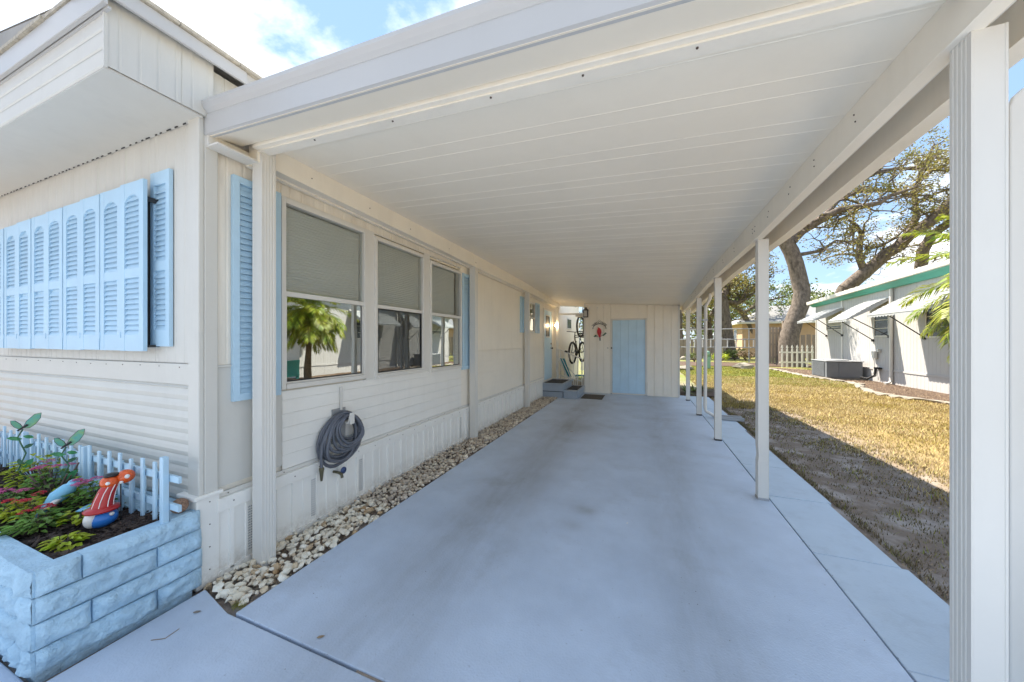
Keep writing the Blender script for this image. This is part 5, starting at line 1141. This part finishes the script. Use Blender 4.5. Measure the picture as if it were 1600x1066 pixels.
shrub(1148,552,27,.75,'low grey green shrub at the foot of the dark trunked oak',M['bush'],900,.13,1)
shrub(1126,556,24.5,.5,'yellow green low shrub right of the utility pedestal',M['leafy'],500,.10,2)
shrub(1085,558,25,.6,'bright green low shrub behind the far carport posts',M['oakgreen'],600,.10,3)
shrub(1272,558,22.5,.35,'small yellow green shrub at the end of the picket fence',M['leafy'],300,.08,4)
shrub(1165,556,26,.6,'reddish brown low shrub in the far mulch',M['dryleaf'],700,.12,5)
for i,(u,v,r,lb) in enumerate(((1077,556,.42,'white rounded boulder behind the far posts'),(1162,570,.40,'long pale boulder at the edge of the far mulch'),(1072,572,.28,'small tan rock near the shed corner lawn'))):
    o=bpy.data.objects.new('boulder',rockmesh(50+i,2,(1.2,.7,.6))); o.data.materials.append(M['rock']); scene.collection.objects.link(o); d=F*CAMH/(v-533+6); p=at(u,v+6,d); o.location=(p.x,p.y,.08); o.scale=(r,r,r); tag(o,lb,'rock')
fm=struct(MB().prism([(1.7,22.9),(6.5,24.0),(10,24.6),(10,27.8),(1.7,27.6)],-.06,.01).build('far_mulch',M['soil']))
# spiky plant by the shed corner
bp_=thing('spiky_plant',(1.35,10.9,0),'dark spiky leaved plant in a dark bed at the shed corner','plant'); m=MB(); rn=random.Random(4)
for c in ((1.35,10.95),(1.15,10.6),(1.6,11.3)):
    for i in range(26):
        a=rn.random()*6.28; l=rn.uniform(.25,.45); e=rn.uniform(.2,1.2); ca,sa=math.cos(a),math.sin(a); w=.022; P=[]
        for k in range(4):
            t=k/3; r=l*t*math.cos(e*.8); z=.05+l*t*math.sin(e)-.12*t*t; ww=w*(1-t**2)+.001; P+= [(c[0]+r*ca-ww*sa,c[1]+r*sa+ww*ca,z),(c[0]+r*ca+ww*sa,c[1]+r*sa-ww*ca,z)]
        m.add(P,[(0,1,3,2),(2,3,5,4),(4,5,7,6)],True)
m.build('foliage',M['bush'],bp_); MB().prism([(.95,10.4),(1.95,10.4),(2.0,11.9),(.95,11.9)],-.06,.03).build('soil',M['soil'],bp_)
# palm
pm=thing('palm_tree',(6.5,9.0,0),'bushy yellow green palm with drooping strap leaves in front of the neighbouring home','palm tree')
PC=Vector((6.45,8.95,2.72)); rn=random.Random(12)
MB().tube([(6.5,9.0,-.05),(6.52,8.98,.5),(6.48,9.0,1.3),(6.45,8.95,2.67)],[.14,.11,.10,.11],12).build('trunk',M['palmbark'],pm)
for i in range(54):
    a=i*2.399; el=rn.uniform(-1.25,1.15); L_=rn.uniform(1.5,2.0); m=MB(); pts=[]; d=Vector((math.cos(a)*math.cos(el),math.sin(a)*math.cos(el),math.sin(el))); p=PC.copy()
    for k in range(9): pts.append(p.copy()); p=p+d*(L_/8); d=(d+Vector((0,0,-.10-.012*k))).normalized()
    m.tube(pts,[.014-.0014*k for k in range(9)],5,False)
    for k in range(44):
        t=(.12+.88*k/44)*7.99; j=int(t); q=pts[j].lerp(pts[j+1],t-j); ax=(pts[j+1]-pts[j]).normalized(); sd_=ax.cross(Vector((0,0,1))).normalized(); l=.50*math.sin(math.pi*(.18+.78*k/44))**.7*rn.uniform(.85,1.1)
        for s in (-1,1):
            dd=(sd_*s*.75+ax*.8+Vector((0,0,rn.uniform(-.15,.25)))).normalized(); w=ax.cross(dd).cross(dd).normalized()*.019; mid=q+dd*l*.55; tip=q+dd*l+Vector((0,0,-.16*l-.04))
            m.add([q,mid-w,mid+w,tip],[(0,1,3,2)])
    m.build('frond',M['palm'],pm)
# ================================================================== GRASS (uncountable)
def grass(name,n,region,hgt,mt,seed,thr=None,lab=None):
    rn=random.Random(seed); V=[];Fc=[]
    for _ in range(n):
        x,y=region(rn)
        if x<1.66: continue
        if thr and .6*noise.noise(Vector((x*1.3,y*1.3,3)))+.7*noise.noise(Vector((x*5,y*5,7)))+.3*rn.gauss(0,1)<thr(x,y): continue
        if 6.1<x<8.1 and y<23.4:
            bx=lerp([(9,6.9),(11.3,6.85),(12.5,6.25),(14.2,6.5),(15.2,6.9),(17,6.6),(19.3,6.45),(23.4,6.2)],y)
            if x>bx: continue
        a=rn.random()*6.28; h=hgt*rn.uniform(.5,1.3); w=.0035+.0009*max(0,y-3); t=rn.uniform(.3,1.3)*h; b=a+1.57; o=len(V); z=GZ-.004
        V+= [(x-w*math.cos(b),y-w*math.sin(b),z),(x+w*math.cos(b),y+w*math.sin(b),z),(x+t*math.cos(a),y+t*math.sin(a),z+h+.012)]; Fc.append((o,o+1,o+2))
    m=MB(); m.v=V; m.f=Fc; m.sm=[False]*len(Fc); o=m.build(name,mt); o['kind']='stuff'; return o
near=lambda rn:(1.66+ (8-1.66)*rn.random()**1.2, 2.0+ 9*rn.random()**1.2)
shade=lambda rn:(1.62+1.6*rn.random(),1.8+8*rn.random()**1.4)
mid=lambda rn:(1.7+6.4*rn.random(),9+8*rn.random())
far=lambda rn:(1.7+7*rn.random(),14+9*rn.random())
grass('dry_grass',110000,near,.035,M['grassdry'],1,lambda x,y: -.42+max(0,3.4-x)*1.2)
grass('dry_grass',60000,mid,.045,M['grassdry'],2)
grass('green_grass',42000,far,.05,M['grassgreen'],3,lambda x,y:-.25 if y>14.5 else .0)
grass('green_grass',16000,near,.032,M['grassgreen'],4,lambda x,y:.30)
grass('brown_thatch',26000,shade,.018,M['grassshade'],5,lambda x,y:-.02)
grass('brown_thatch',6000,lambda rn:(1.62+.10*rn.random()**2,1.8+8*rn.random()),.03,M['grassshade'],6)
lit=MB(); rn=random.Random(8)
for i in range(2600):
    x,y=near(rn) if i%2 else shade(rn); a=rn.random()*6.28; r=rn.uniform(.012,.03)
    lit.add([(x,y,-.015),(x+r*math.cos(a),y+r*math.sin(a),-.005),(x+r*.6*math.cos(a+1.1),y+r*.6*math.sin(a+1.1),-.012)],[(0,1,2)])
o=lit.build('leaf_litter',M['dryleaf']); o['kind']='stuff'
